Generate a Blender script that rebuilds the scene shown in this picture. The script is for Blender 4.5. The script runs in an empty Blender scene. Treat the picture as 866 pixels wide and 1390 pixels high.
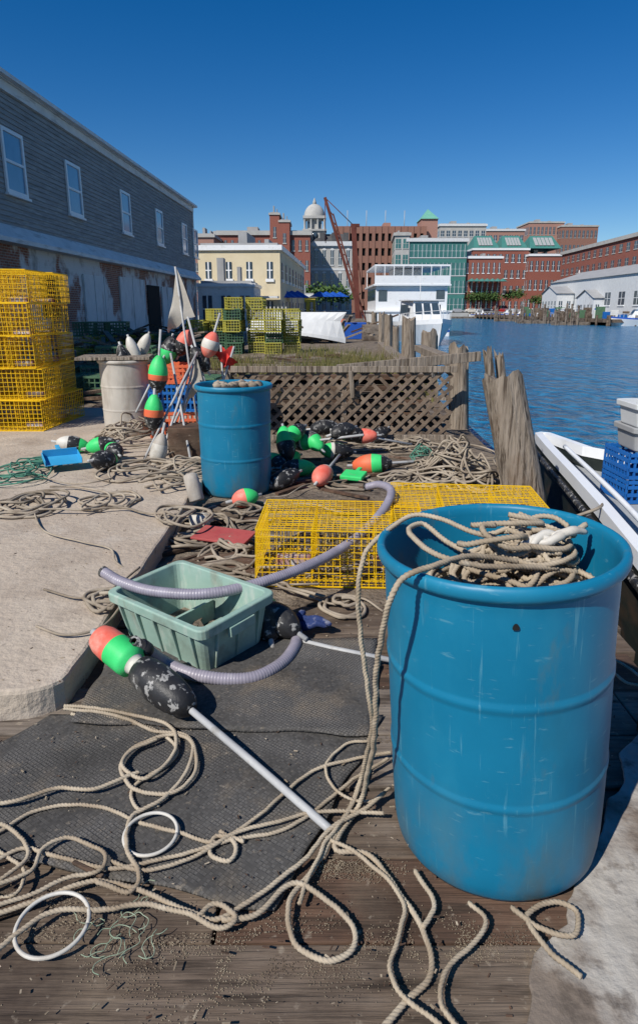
import bpy, math, random
import numpy as np
from mathutils import Vector, Matrix, noise
random.seed(11)
# ---------------------------------------------------------------- survey helpers
H=1.463; F=867.0; PIT=math.radians(14.86)
cp,sp=math.cos(PIT),math.sin(PIT)
def ray(px,py):
    a=(px-433)/F; b=(650-py)/F
    return Vector((a,cp+b*sp,-sp+b*cp))
def G(px,py,z=0.0):
    d=ray(px,py); t=(z-H)/d.z
    return Vector((d.x*t,d.y*t,z))
def PY(px,py,Y):
    d=ray(px,py); t=Y/d.y
    return Vector((d.x*t,Y,H+d.z*t))
def GS(px,py,dz=0.0):
    g=G(px,py,dz)
    if g.x<-0.98 and 2.1<g.y<9: return G(px,py,0.12+dz)
    return g
# ---------------------------------------------------------------- materials
def rgba(c): return (c[0],c[1],c[2],1)
def pm(name,c1,c2,scale=5,rough=.8,bump=.2,stretch=(1,1,1),over=(),metal=0,spec=.3,bscale=60,bstretch=(1,1,1),bdist=.01,base=None,zgrime=None):
    m=bpy.data.materials.new(name); m.use_nodes=True
    N=m.node_tree.nodes; L=m.node_tree.links
    bs=N['Principled BSDF']
    tc=N.new('ShaderNodeTexCoord')
    def ns(sc,st,det=6,rg=.6):
        rot=(0,0,0)
        if len(st)>3: rot=(st[3],st[4],st[5]); st=st[:3]
        mp=N.new('ShaderNodeMapping'); mp.inputs['Scale'].default_value=st; mp.inputs['Rotation'].default_value=rot
        L.new(tc.outputs['Object'],mp.inputs['Vector'])
        n=N.new('ShaderNodeTexNoise'); n.inputs['Scale'].default_value=sc
        n.inputs['Detail'].default_value=det; n.inputs['Roughness'].default_value=rg
        L.new(mp.outputs[0],n.inputs['Vector']); return n
    def mix(f,a,b):
        mx=N.new('ShaderNodeMix'); mx.data_type='RGBA'
        L.new(f,mx.inputs[0])
        if hasattr(a,'links'): L.new(a,mx.inputs[6])
        else: mx.inputs[6].default_value=rgba(a)
        if hasattr(b,'links'): L.new(b,mx.inputs[7])
        else: mx.inputs[7].default_value=rgba(b)
        return mx.outputs[2]
    def ramp(src,lo,hi,st=1.0):
        mr=N.new('ShaderNodeMapRange'); mr.inputs[1].default_value=lo; mr.inputs[2].default_value=hi
        mr.inputs[3].default_value=0; mr.inputs[4].default_value=st
        L.new(src,mr.inputs[0]); return mr.outputs[0]
    n=ns(scale,stretch)
    col=mix(ramp(n.outputs['Fac'],.32,.68),c1,c2)
    if base: col=base(N,L,tc,col,mix)
    for (c,sc,st,lo,hi,s) in over:
        o=ns(sc,st)
        col=mix(ramp(o.outputs['Fac'],lo,hi,s),col,c)
    if zgrime:
        c,zlo,zhi,s=zgrime
        sx=N.new('ShaderNodeSeparateXYZ'); L.new(tc.outputs['Object'],sx.inputs[0])
        r=ramp(sx.outputs['Z'],zhi,zlo,s)
        o=ns(7,(1,1,.5)); r2=ramp(o.outputs['Fac'],.40,.68)
        mm=N.new('ShaderNodeMath'); mm.operation='MULTIPLY'; L.new(r,mm.inputs[0]); L.new(r2,mm.inputs[1])
        col=mix(mm.outputs[0],col,c)
    L.new(col,bs.inputs['Base Color'])
    bs.inputs['Roughness'].default_value=rough
    bs.inputs['Metallic'].default_value=metal
    bs.inputs['Specular IOR Level'].default_value=spec
    if bump>0:
        b=N.new('ShaderNodeBump'); b.inputs['Strength'].default_value=bump; b.inputs['Distance'].default_value=bdist
        bn=ns(bscale,bstretch); L.new(bn.outputs['Fac'],b.inputs['Height'])
        L.new(b.outputs[0],bs.inputs['Normal'])
    return m
def brick_base(c1,c2,mortar,sc=1.0):
    def fn(N,L,tc,col,mix):
        s=N.new('ShaderNodeSeparateXYZ'); L.new(tc.outputs['Object'],s.inputs[0])
        a=N.new('ShaderNodeMath'); a.operation='ADD'; L.new(s.outputs[0],a.inputs[0]); L.new(s.outputs[1],a.inputs[1])
        c=N.new('ShaderNodeCombineXYZ'); L.new(a.outputs[0],c.inputs[0]); L.new(s.outputs[2],c.inputs[1])
        b=N.new('ShaderNodeTexBrick'); b.inputs['Scale'].default_value=sc
        b.inputs['Color1'].default_value=rgba(c1); b.inputs['Color2'].default_value=rgba(c2); b.inputs['Mortar'].default_value=rgba(mortar)
        b.inputs['Brick Width'].default_value=.22; b.inputs['Row Height'].default_value=.075; b.inputs['Mortar Size'].default_value=.01
        L.new(c.outputs[0],b.inputs['Vector'])
        return b.outputs['Color']
    return fn
M={}
M['blue']=pm('blue_plastic',(.005,.15,.27),(.008,.185,.325),2.2,.42,.10,over=[((.03,.24,.36),4,(1,1,.5),.50,.75,.45),((.02,.085,.12),3,(1,1,.5),.54,.74,.5),((.13,.34,.43),60,(1,1,.05,.25,.1,0),.62,.70,.45),((.15,.34,.42),50,(.3,.3,1.4,.3,.5,0),.63,.70,.35),((.10,.15,.15),11,(1,1,.4),.60,.74,.5)],bscale=25,bdist=.003,zgrime=((.10,.115,.10),0.0,.34,.75))
M['blue2']=pm('blue_plastic_crate',(.01,.10,.35),(.012,.13,.42),5,.45,.05)
M['dark']=pm('painted_dark',(.01,.01,.01),(.015,.015,.015),5,.9,0)  # near-black colour standing in for the shade inside holes and gaps
M['rope']=pm('manila_rope',(.30,.235,.165),(.50,.425,.32),7,.95,.5,over=[((.17,.125,.08),3,(1,1,1),.50,.70,.65),((.56,.50,.40),25,(1,1,1),.58,.72,.45)],bscale=300,bdist=.002)
M['rope2']=pm('weathered_rope',(.25,.20,.15),(.42,.36,.28),7,.95,.5,over=[((.11,.085,.06),3,(1,1,1),.48,.66,.8)],bscale=150,bdist=.004)
M['ropeg']=pm('green_rope',(.03,.14,.10),(.12,.28,.20),9,.95,.5,bscale=200,bdist=.003)
M['twine']=pm('pale_green_twine',(.22,.29,.20),(.34,.38,.28),9,.95,.5,bscale=200,bdist=.003)
M['conc']=pm('worn_concrete',(.40,.325,.255),(.50,.425,.34),1.3,.92,.6,over=[((.25,.195,.15),2.2,(1,1,1),.52,.70,.65),((.58,.53,.46),1.7,(1,1,1),.56,.72,.5),((.14,.11,.085),17,(1,1,1),.62,.70,.65),((.58,.55,.5),45,(1,1,1),.66,.72,.5),((.20,.155,.12),.8,(1,2,1),.55,.7,.45)],bscale=25,bdist=.02)
M['concw']=pm('whitewashed_concrete',(.34,.31,.27),(.52,.49,.44),3,.9,.6,over=[((.16,.12,.09),3,(1,1,1),.44,.58,.9),((.09,.07,.055),12,(1,1,1),.54,.66,.7),((.60,.58,.54),2,(1,1,1),.56,.7,.5)],bscale=18,bdist=.02)
W_over=[((.26,.20,.14),2.2,(1,1,1),.52,.70,.75),((.045,.03,.022),1.6,(1,1.4,1),.46,.62,.8),((.04,.028,.02),9,(.25,2.2,1),.54,.66,.85),((.36,.30,.23),26,(1,1,1),.62,.70,.5),((.36,.32,.27),.9,(1,1,1),.60,.72,.4)]
M['wood1']=pm('weathered_plank',(.11,.078,.055),(.19,.145,.11),5,.9,.8,stretch=(.35,5,2),over=W_over,bscale=22,bstretch=(.12,3,1),bdist=.012)
M['wood2']=pm('weathered_plank_grey',(.15,.12,.095),(.24,.20,.165),5,.9,.8,stretch=(.35,5,2),over=W_over,bscale=22,bstretch=(.12,3,1),bdist=.012)
M['wood3']=pm('weathered_plank_dark',(.08,.045,.03),(.15,.09,.06),5,.9,.8,stretch=(.35,5,2),over=W_over,bscale=22,bstretch=(.12,3,1),bdist=.012)
M['pile']=pm('grey_piling_wood',(.20,.16,.12),(.36,.30,.24),7,.92,.9,stretch=(3,3,.3),over=[((.07,.05,.035),16,(2,2,.10),.52,.62,.9),((.16,.10,.06),3,(1,1,.6),.56,.75,.6)],bscale=22,bstretch=(2,2,.12),bdist=.03)
M['lat']=pm('lattice_wood',(.14,.10,.07),(.25,.19,.14),9,.9,.4,over=[((.06,.04,.03),5,(1,1,1),.50,.66,.7)])
M['dirt']=pm('dock_dirt',(.13,.10,.075),(.23,.185,.14),2.0,.95,.9,over=[((.34,.28,.21),3,(1,1,1),.52,.68,.7),((.06,.045,.035),7,(1,1,1),.52,.64,.75),((.45,.4,.35),60,(1,1,1),.62,.7,.7)],bscale=18,bdist=.05)
M['yel']=pm('yellow_vinyl_wire',(.72,.42,.004),(.82,.52,.008),8,.5,0,over=[((.30,.18,.03),5,(1,1,1),.56,.72,.6)])
M['yel2']=pm('old_yellow_wire',(.46,.38,.04),(.37,.38,.09),4,.6,0)
M['grw']=pm('green_wire',(.06,.14,.08),(.10,.18,.10),4,.6,0)
M['trapin']=pm('trap_netting',(.20,.16,.08),(.30,.25,.14),6,.9,.3)
M['tote']=pm('aqua_plastic',(.24,.37,.31),(.33,.46,.39),5,.6,.15,over=[((.12,.15,.12),5,(1,1,1),.50,.68,.65),((.45,.50,.44),20,(1,1,.4),.56,.7,.6),((.20,.17,.12),9,(1,1,.5),.58,.7,.5)],bscale=40,bdist=.004)
M['hose']=pm('grey_purple_hose',(.23,.21,.25),(.32,.295,.35),10,.4,0,over=[((.42,.40,.43),30,(1,1,1),.56,.7,.5)],spec=.5)
M['red']=pm('faded_red_paint',(.70,.12,.08),(.78,.24,.18),8,.55,.1,over=[((.7,.42,.34),10,(1,1,1),.52,.68,.6)])
M['org']=pm('orange_red_paint',(.68,.12,.05),(.72,.17,.07),8,.55,.1,over=[((.4,.2,.13),10,(1,1,1),.55,.70,.6)])
M['gre']=pm('fluor_green_paint',(.03,.54,.13),(.06,.64,.19),8,.5,.1,over=[((.16,.34,.18),10,(1,1,1),.56,.70,.6)])
M['blk']=pm('black_paint',(.012,.012,.013),(.03,.03,.032),8,.45,.2,over=[((.38,.37,.35),30,(1,1,1),.57,.62,.8),((.2,.19,.17),6,(1,1,1),.58,.68,.4)])
M['wht']=pm('white_paint',(.50,.47,.41),(.64,.61,.55),5,.5,.1,over=[((.30,.25,.19),7,(1,1,1),.52,.70,.65)])
M['clean']=pm('white_gelcoat',(.76,.77,.78),(.80,.81,.81),2,.3,0,over=[((.5,.49,.46),3,(1,1,1),.58,.75,.5)])
M['pvc']=pm('grey_pvc',(.34,.34,.34),(.48,.48,.47),6,.45,.1,over=[((.20,.18,.15),12,(1,1,1),.54,.68,.7)])
M['drumg']=pm('beige_plastic',(.42,.38,.33),(.50,.46,.40),4,.6,.1,over=[((.22,.18,.14),5,(1,1,.3),.5,.7,.7)])
M['navy']=pm('navy_cloth',(.015,.03,.10),(.03,.05,.16),20,.9,.5,over=[((.3,.3,.33),20,(1,1,1),.56,.65,.7)])
M['flag']=pm('grey_cloth',(.36,.33,.28),(.46,.42,.36),6,.9,.2)
M['redc']=pm('red_cloth',(.5,.03,.025),(.6,.05,.04),6,.9,.2)
M['redb']=pm('red_board',(.36,.06,.06),(.44,.10,.09),6,.8,.2,over=[((.25,.1,.08),10,(1,1,1),.52,.68,.6)])
M['clap']=pm('grey_clapboard',(.25,.25,.25),(.36,.355,.35),1.2,.85,.25,stretch=(1,.35,6),over=[((.50,.485,.46),2.2,(1,.5,6),.50,.68,.6),((.13,.12,.115),5,(1,.4,8),.53,.66,.6)],bscale=20)
M['trim']=pm('peeling_white_trim',(.62,.62,.61),(.76,.76,.75),2,.7,.2,over=[((.30,.28,.26),3,(1,.4,3),.56,.70,.6)])
M['bleft']=pm('peeling_brick',(.2,.1,.1),(.3,.1,.1),1,.9,.4,base=brick_base((.34,.13,.08),(.22,.08,.055),(.34,.30,.27)),over=[((.66,.67,.68),.55,(1,1,.8),.46,.52,.88),((.12,.10,.08),1.6,(1,1,1),.54,.68,.6)],bscale=12)
M['door']=pm('pale_door_paint',(.56,.58,.60),(.66,.68,.69),2,.7,.1,over=[((.25,.2,.17),2,(1,1,.3),.55,.7,.6)])
M['brick']=pm('red_brick',(.2,.1,.1),(.3,.1,.1),1,.9,0,base=brick_base((.28,.08,.055),(.22,.065,.045),(.28,.14,.11)),over=[((.33,.12,.085),.12,(1,1,1),.5,.7,.5)])
M['brick2']=pm('brown_brick',(.2,.1,.1),(.3,.1,.1),1,.9,0,base=brick_base((.26,.12,.085),(.22,.095,.07),(.28,.18,.14)))
M['brickp']=pm('pink_brick',(.2,.1,.1),(.3,.1,.1),1,.9,0,base=brick_base((.36,.18,.14),(.31,.15,.12),(.36,.25,.2)))
M['stone']=pm('granite',(.36,.35,.33),(.46,.45,.42),.6,.85,.1)
M['cream']=pm('cream_stucco',(.62,.52,.34),(.68,.59,.41),.8,.85,.1,over=[((.5,.42,.3),.6,(1,1,.3),.55,.7,.4)])
M['glass']=pm('window_glass',(.03,.05,.07),(.06,.09,.12),.7,.12,0,spec=.7)
M['glassb']=pm('window_glass_blue',(.10,.22,.34),(.16,.32,.46),.5,.1,0,spec=.8)
M['teal']=pm('teal_glass',(.03,.12,.12),(.06,.18,.17),.3,.2,0,spec=.6)
M['tealf']=pm('teal_frame',(.05,.18,.155),(.07,.22,.19),1,.5,0)
M['copper']=pm('green_copper',(.13,.36,.27),(.17,.42,.32),1,.6,0)
M['roof']=pm('dark_roof',(.06,.06,.065),(.10,.10,.10),1,.9,.1)
M['roofg']=pm('grey_roof',(.28,.28,.28),(.36,.36,.36),1,.8,.1)
M['rust']=pm('rusty_red_steel',(.10,.028,.02),(.16,.05,.035),2,.8,.2)
M['asph']=pm('asphalt',(.05,.05,.05),(.07,.07,.068),.2,.95,0)
M['grass']=pm('dry_grass_blades',(.20,.16,.06),(.11,.13,.04),3,.9,0)
M['leaf']=pm('foliage',(.04,.09,.02),(.08,.13,.035),2,.8,0)
M['tarp']=pm('blue_tarp',(.01,.07,.35),(.02,.10,.45),2,.6,.1)
M['hulld']=pm('dark_hull',(.012,.018,.018),(.03,.035,.03),2,.4,.1,over=[((.10,.06,.04),2,(1,1,2),.52,.7,.6)])
M['hullg']=pm('dark_green_hull',(.015,.07,.05),(.02,.09,.07),2,.4,.1)
M['deckg']=pm('grey_deck_paint',(.30,.31,.31),(.38,.39,.39),3,.7,.1,over=[((.18,.17,.15),4,(1,1,1),.54,.7,.6)])
M['lead']=pm('chalky_white',(.55,.56,.56),(.66,.67,.67),2,.6,0)
M['yels']=pm('yellow_awning',(.7,.5,.05),(.75,.55,.1),2,.7,0)
M['silver']=pm('car_silver',(.4,.41,.42),(.45,.46,.47),2,.3,0,metal=.3)
M['carred']=pm('car_red',(.3,.02,.02),(.35,.03,.02),2,.3,0)
M['carblk']=pm('car_dark',(.02,.022,.03),(.03,.03,.04),2,.3,0)
M['cyan']=pm('cyan_plastic',(.03,.30,.55),(.05,.36,.62),5,.5,0)
M['sand']=pm('sand',(.24,.19,.13),(.34,.28,.20),20,.95,.6,over=[((.10,.07,.05),6,(1,1,1),.48,.62,.8)],bscale=120,bdist=.004)
def mat_rubber():
    m=pm('rubber_mat',(.085,.08,.075),(.13,.123,.115),2.5,.9,0,over=[((.22,.175,.125),3,(1,1,1),.53,.68,.7),((.045,.042,.038),2,(1,1,1),.52,.68,.65),((.30,.25,.19),40,(1,1,1),.61,.68,.5)])
    N=m.node_tree.nodes;L=m.node_tree.links
    tc=N.new('ShaderNodeTexCoord'); mp=N.new('ShaderNodeMapping'); mp.inputs['Rotation'].default_value=(0,0,.6)
    L.new(tc.outputs['Object'],mp.inputs[0])
    v=N.new('ShaderNodeTexVoronoi'); v.inputs['Scale'].default_value=90; v.inputs['Randomness'].default_value=.2; v.distance='CHEBYCHEV'
    L.new(mp.outputs[0],v.inputs['Vector'])
    b=N.new('ShaderNodeBump'); b.inputs['Strength'].default_value=.9; b.inputs['Distance'].default_value=.006
    L.new(v.outputs['Distance'],b.inputs['Height']); L.new(b.outputs[0],N['Principled BSDF'].inputs['Normal'])
    bs=N['Principled BSDF']; old=bs.inputs['Base Color'].links[0].from_socket
    mr=N.new('ShaderNodeMapRange'); mr.inputs[1].default_value=.1; mr.inputs[2].default_value=.55; mr.inputs[3].default_value=1.4; mr.inputs[4].default_value=.5
    L.new(v.outputs['Distance'],mr.inputs[0])
    mx=N.new('ShaderNodeMix'); mx.data_type='RGBA'; mx.blend_type='MULTIPLY'; mx.inputs[0].default_value=1
    L.new(old,mx.inputs[6]); L.new(mr.outputs[0],mx.inputs[7]); L.new(mx.outputs[2],bs.inputs['Base Color'])
    return m
M['rubber']=mat_rubber()
def mat_water():
    m=bpy.data.materials.new('harbour_water'); m.use_nodes=True
    N=m.node_tree.nodes;L=m.node_tree.links; bs=N['Principled BSDF']
    tc=N.new('ShaderNodeTexCoord')
    def nz(sc,st):
        mp=N.new('ShaderNodeMapping'); mp.inputs['Scale'].default_value=st; L.new(tc.outputs['Object'],mp.inputs[0])
        n=N.new('ShaderNodeTexNoise'); n.inputs['Scale'].default_value=sc; n.inputs['Detail'].default_value=4; L.new(mp.outputs[0],n.inputs['Vector']); return n
    a=nz(3.2,(1,.7,1)); c=nz(.6,(1,.6,1))
    ad=N.new('ShaderNodeMath'); ad.operation='MULTIPLY_ADD'; L.new(c.outputs['Fac'],ad.inputs[0]); ad.inputs[1].default_value=2.0; L.new(a.outputs['Fac'],ad.inputs[2])
    b=N.new('ShaderNodeBump'); b.inputs['Strength'].default_value=1; b.inputs['Distance'].default_value=.28
    L.new(ad.outputs[0],b.inputs['Height']); L.new(b.outputs[0],bs.inputs['Normal'])
    r=N.new('ShaderNodeValToRGB'); r.color_ramp.elements[0].position=.38; r.color_ramp.elements[1].position=.62
    r.color_ramp.elements[0].color=(.004,.075,.17,1); r.color_ramp.elements[1].color=(.018,.19,.36,1)
    L.new(a.outputs['Fac'],r.inputs[0]); L.new(r.outputs[0],bs.inputs['Base Color'])
    bs.inputs['Roughness'].default_value=.15; bs.inputs['IOR'].default_value=1.33
    return m
M['water']=mat_water()
# ---------------------------------------------------------------- mesh builder
class MB:
    def __init__(s): s.v=[];s.f=[];s.m=[];s.s=[]
    def add(s,vs,fs,mat=0,smooth=False):
        o=len(s.v); s.v.extend([tuple(p) for p in vs])
        for i,f in enumerate(fs):
            s.f.append([o+k for k in f]); s.m.append(mat[i] if isinstance(mat,list) else mat); s.s.append(smooth)
    def box(s,x0,x1,y0,y1,z0,z1,mat=0,M4=None):
        vs=[Vector((x,y,z)) for z in (z0,z1) for y in (y0,y1) for x in (x0,x1)]
        if M4 is not None: vs=[M4@p for p in vs]
        s.add(vs,[(0,2,3,1),(4,5,7,6),(0,1,5,4),(2,6,7,3),(0,4,6,2),(1,3,7,5)],mat)
    def prism(s,poly,z0,z1,mat=0):
        n=len(poly)
        vs=[(p[0],p[1],z0) for p in poly]+[(p[0],p[1],z1) for p in poly]
        s.add(vs,[tuple(range(n,2*n)),tuple(reversed(range(n)))]+[(i,(i+1)%n,n+(i+1)%n,n+i) for i in range(n)],mat)
    def beam(s,a,b,w,h,mat=0,caps=True,up=Vector((0,0,1))):
        a=Vector(a);b=Vector(b);t=(b-a).normalized()
        if abs(t.dot(up))>.98: up=Vector((0,1,0))
        x=t.cross(up).normalized()*w/2; y=x.cross(t).normalized()*h/2
        vs=[a-x-y,a+x-y,a+x+y,a-x+y,b-x-y,b+x-y,b+x+y,b-x+y]
        fs=[(0,1,5,4),(1,2,6,5),(2,3,7,6),(3,0,4,7)]
        if caps: fs+=[(3,2,1,0),(4,5,6,7)]
        s.add(vs,fs,mat)
    def lathe(s,prof,n,M4,mat=0,smooth=True,mats=None):
        vs=[];fs=[];ml=[]
        for (r,z) in prof:
            for k in range(n):
                a=2*math.pi*k/n; vs.append(M4@Vector((r*math.cos(a),r*math.sin(a),z)))
        for i in range(len(prof)-1):
            for k in range(n):
                fs.append((i*n+k,i*n+(k+1)%n,(i+1)*n+(k+1)%n,(i+1)*n+k)); ml.append(mats[i] if mats else mat)
        s.add(vs,fs,ml,smooth)
    def tube(s,pts,r,n=8,mat=0,twist=False,pitch=.05,taper=None):
        P=[Vector(p) for p in pts]
        T=[]
        for i in range(len(P)):
            t=(P[min(i+1,len(P)-1)]-P[max(i-1,0)])
            T.append(t.normalized() if t.length>1e-9 else Vector((0,0,1)))
        u=T[0].orthogonal().normalized(); vs=[];fs=[];sl=0
        for i,p in enumerate(P):
            if i>0: sl+=(P[i]-P[i-1]).length
            u=(u-T[i]*u.dot(T[i]))
            u=u.normalized() if u.length>1e-6 else T[i].orthogonal().normalized()
            w=T[i].cross(u)
            ph=2*math.pi*sl/pitch if twist else 0
            rr=r if taper is None else taper(i/(len(P)-1))*r
            for k in range(n):
                th=2*math.pi*k/n
                q=rr*(1+.17*math.cos(3*th)) if twist else rr
                vs.append(p+(u*math.cos(th+ph)+w*math.sin(th+ph))*q)
        for i in range(len(P)-1):
            for k in range(n):
                fs.append((i*n+k,i*n+(k+1)%n,(i+1)*n+(k+1)%n,(i+1)*n+k))
        fs.append(tuple(reversed(range(n)))); fs.append(tuple(range((len(P)-1)*n,len(P)*n)))
        s.add(vs,fs,mat,True)
    def obj(s,name,mats,parent=None,bevel=0,loc=None):
        me=bpy.data.meshes.new(name); me.from_pydata(s.v,[],s.f)
        for m in (mats if isinstance(mats,(list,tuple)) else [mats]): me.materials.append(M[m] if isinstance(m,str) else m)
        me.polygons.foreach_set('material_index',s.m); me.polygons.foreach_set('use_smooth',s.s); me.update()
        o=bpy.data.objects.new(name,me); bpy.context.scene.collection.objects.link(o)
        if parent: o.parent=parent
        if loc is not None: o.location=loc
        if bevel:
            b=o.modifiers.new('bev','BEVEL'); b.width=bevel; b.segments=2; b.limit_method='ANGLE'
        return o
def empty(name,loc=(0,0,0),rot=0):
    e=bpy.data.objects.new(name,None); bpy.context.scene.collection.objects.link(e)
    e.location=loc; e.rotation_euler=(0,0,rot); e.empty_display_size=.1; return e
def spline(pts,step):
    P=np.array([tuple(p) for p in pts],float)
    Q=np.vstack([2*P[0]-P[1],P,2*P[-1]-P[-2]]); out=[]
    for i in range(1,len(Q)-2):
        a,b,c,d=Q[i-1],Q[i],Q[i+1],Q[i+2]
        for t in np.linspace(0,1,14,endpoint=False):
            out.append(.5*((2*b)+(-a+c)*t+(2*a-5*b+4*c-d)*t*t+(-a+3*b-3*c+d)*t**3))
    out.append(P[-1]); out=np.array(out)
    L=np.concatenate([[0],np.cumsum(np.linalg.norm(np.diff(out,axis=0),axis=1))])
    n=max(3,int(L[-1]/step)); ss=np.linspace(0,L[-1],n)
    return [Vector((np.interp(x,L,out[:,0]),np.interp(x,L,out[:,1]),np.interp(x,L,out[:,2]))) for x in ss]
def frope(mb,pts,r=.006,wig=.006,seed=0,mat=0,step=.005,pitch=.032,barrel=False):
    P=spline(pts,step)
    for i,p in enumerate(P):
        if wig:
            q=p*7+Vector((seed*3.1,0,0))
            p.x+=wig*noise.noise(q)+.0025*noise.noise(p*30); p.y+=wig*noise.noise(q+Vector((0,9,0)))+.0025*noise.noise(p*30+Vector((7,0,0))); p.z+=wig*.5*abs(noise.noise(q+Vector((5,0,3))))
        if barrel and p.z<.885:
            cx=.512-.055*p.z; d=Vector((p.x-cx,p.y-1.555)); 
            if d.length>.268: d=d.normalized()*.268; p.x=cx+d.x; p.y=1.555+d.y
    mb.tube(P,r,9,mat,twist=True,pitch=pitch)
def coilpath(cx,cy,z0,R,turns,Hh=.1,rmin=.3,ell=1.0,seed=0,rot=0,messy=.22):
    rnd=random.Random(seed); pts=[]; r=R*rnd.uniform(.5,1); ox=oy=0
    n=int(turns*8); a=0
    for i in range(n):
        a+=2*math.pi/8*rnd.uniform(.6,1.4)
        r+=rnd.uniform(-messy,messy)*R; r=max(R*rmin,min(R,r))
        ox+=rnd.uniform(-.14,.14)*R; oy+=rnd.uniform(-.14,.14)*R; ox*=.9; oy*=.9
        x=math.cos(a)*r+ox; y=(math.sin(a)*r+oy)*ell
        dd=min(1,math.hypot(x,y/ell)/R)
        z=z0+Hh*(1-dd*dd)*rnd.uniform(.55,1)*(i/n*.5+.5)+rnd.uniform(0,.012)
        pts.append((cx+x*math.cos(rot)-y*math.sin(rot),cy+x*math.sin(rot)+y*math.cos(rot),z))
    return pts
def axisM(loc,d):
    q=Vector(d).normalized().to_track_quat('Z','Y')
    return Matrix.Translation(Vector(loc))@q.to_matrix().to_4x4()
# ---------------------------------------------------------------- dock edge, water, ground
EY=[-3,1.2,2.4,5,7.6,19,44,70]; EX=[1.15,1.2,1.33,1.78,1.86,2.15,4,6]
def edge(y): return float(np.interp(y,EY,EX))
WL=-1.0
mb=MB(); mb.prism([(-900,-60),(1200,-60),(1200,2500),(-900,2500)],WL-6,WL); mb.obj('water','water')
mb=MB(); poly=[(-40,3.0)]+[(edge(y),y) for y in (3.0,3.6,4.4,5,7.6,12,19,30,44,70)]+[(-40,70)]
mb.prism(poly,-2.5,0); mb.prism([(-40,-4),(1.12,-4),(1.15,1.2),(1.28,2.4),(1.4,2.999),(-40,2.999)],-2.5,-.055)
mb.obj('dock_ground','dirt')
mb=MB()
mb.prism([(-900,70.01),(6,70.01),(8,120),(10,196),(900,196),(900,2400),(-900,2400)],-3,.3); mb.obj('city_ground','asph')
mb=MB(); mb.box(10,400,195.4,195.95,-2,.5); mb.obj('sea_wall','stone')
mb=MB(); y=.15
rnd=random.Random(5)
while y<2.97:
    w=rnd.uniform(.22,.31)
    if y+w>2.88: w=2.99-y
    x=-3.2
    while x<edge(y):
        l=rnd.uniform(1.8,3.2); x1=min(x+l,edge(y+w/2)+.03)
        c=rnd.uniform(-.006,.003)
        Mx=Matrix.Translation(((x+x1)/2,y+w/2,c))@Matrix.Rotation(rnd.uniform(-.004,.004),4,'Z')@Matrix.Rotation(rnd.uniform(-.008,.008),4,'X')
        hx=(x1-x)/2-.003
        nseg=14
        vs=[];fs=[]
        for i in range(nseg+1):
            xx=-hx+2*hx*i/nseg
            for sy in (-1,1):
                yy=sy*(w/2-.003-.006*abs(noise.noise(Vector((xx*4+x*3,y*9+sy,0)))))
                vs+= [Mx@Vector((xx,yy,-.05)),Mx@Vector((xx,yy,-.002+.003*noise.noise(Vector((xx*3,y*5,sy)))))]
        for i in range(nseg):
            a=i*4;b=a+4
            fs+=[(a+1,b+1,b+3,a+3),(a,b,b+1,a+1),(a+3,b+3,b+2,a+2)]
        fs+=[(0,1,3,2),(nseg*4+2,nseg*4+3,nseg*4+1,nseg*4)]
        mb.add(vs,fs,rnd.choice([0,0,1,2]) if y>.95 else rnd.choice([2,0]))
        x=x1+.004
        if x1>=edge(y+w/2): break
    y+=w
mb.obj('wooden_plank_deck',['wood1','wood2','wood3'],bevel=.004)
mb=MB(); mb.beam((1.12,-1,.02),(1.22,2.0,.02),.16,.13); mb.obj('dock_edge_timber','wood3',bevel=.015)
# old patch of whitewashed concrete with a ragged edge
pl=[]
base=[(700,1420),(728,1330),(742,1290),(775,1235),(792,1180),(812,1150),(822,1100),(842,1060),(850,1010),(875,985),(890,1010)]
bp=spline([G(a,b,.01) for a,b in base],.02)
for p in bp: pl.append((p.x+.035*noise.noise(p*7)+.015*noise.noise(p*25),p.y+.03*noise.noise(p*8+Vector((4,0,0)))))
pl.append(tuple(G(960,1420))[:2])
mb=MB(); mb.prism(pl,-.004,.010); mb.obj('concrete_patch','concw',bevel=.004)
pp=[(-.95,9.0),(-14,9.0),(-14,2.0),(-1.9,2.02),(-1.6,2.04),(-1.35,2.02)]
for k in range(7):
    a=-math.pi/2+k/6*math.pi/2; pp.append((-1.10+.15*math.cos(a)+.008*math.sin(k*5),2.22+.17*math.sin(a)))
yy=2.35
while yy<8.5: pp.append((-.955+.025*noise.noise(Vector((yy*2.3,0,0)))+.012*noise.noise(Vector((yy*9,3,0))),yy)); yy+=.09
mb=MB(); mb.prism(pp,-.02,.12); mb.obj('raised_concrete_slab','conc',bevel=.016)
def sheet_quad(name,c4,nu,nv,mat,amp,z0,th=.009):
    mb=MB();vs=[];fs=[]
    A,B,C,D=[Vector(p) for p in c4]
    for j in range(nv+1):
        for i in range(nu+1):
            u=i/nu;v=j/nv
            p=(A*(1-u)+B*u)*(1-v)+(D*(1-u)+C*u)*v
            e=min(u,1-u,v,1-v)
            p.x+=.02*noise.noise(Vector((u*5,v*5,1)))*(e<.02); p.y+=.02*noise.noise(Vector((u*6,v*6,4)))*(e<.02)
            p.z=z0+amp*abs(noise.noise(Vector((p.x*2.2,p.y*2.2,0))))+ (.018*max(0,1-e*14)*max(0,noise.noise(Vector((p.x*3,p.y*3,7)))))
            vs.append(p)
    for j in range(nv):
        for i in range(nu):
            a=j*(nu+1)+i; fs.append((a,a+1,a+nu+2,a+nu+1))
    mb.add(vs,fs,0,True); o=mb.obj(name,mat)
    s=o.modifiers.new('s','SOLIDIFY'); s.thickness=th; s.offset=1
    return o
sheet_quad('rubber_mat',[G(-190,1130),G(372,1240),G(520,975),G(70,975)],60,40,'rubber',.010,.006)
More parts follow.
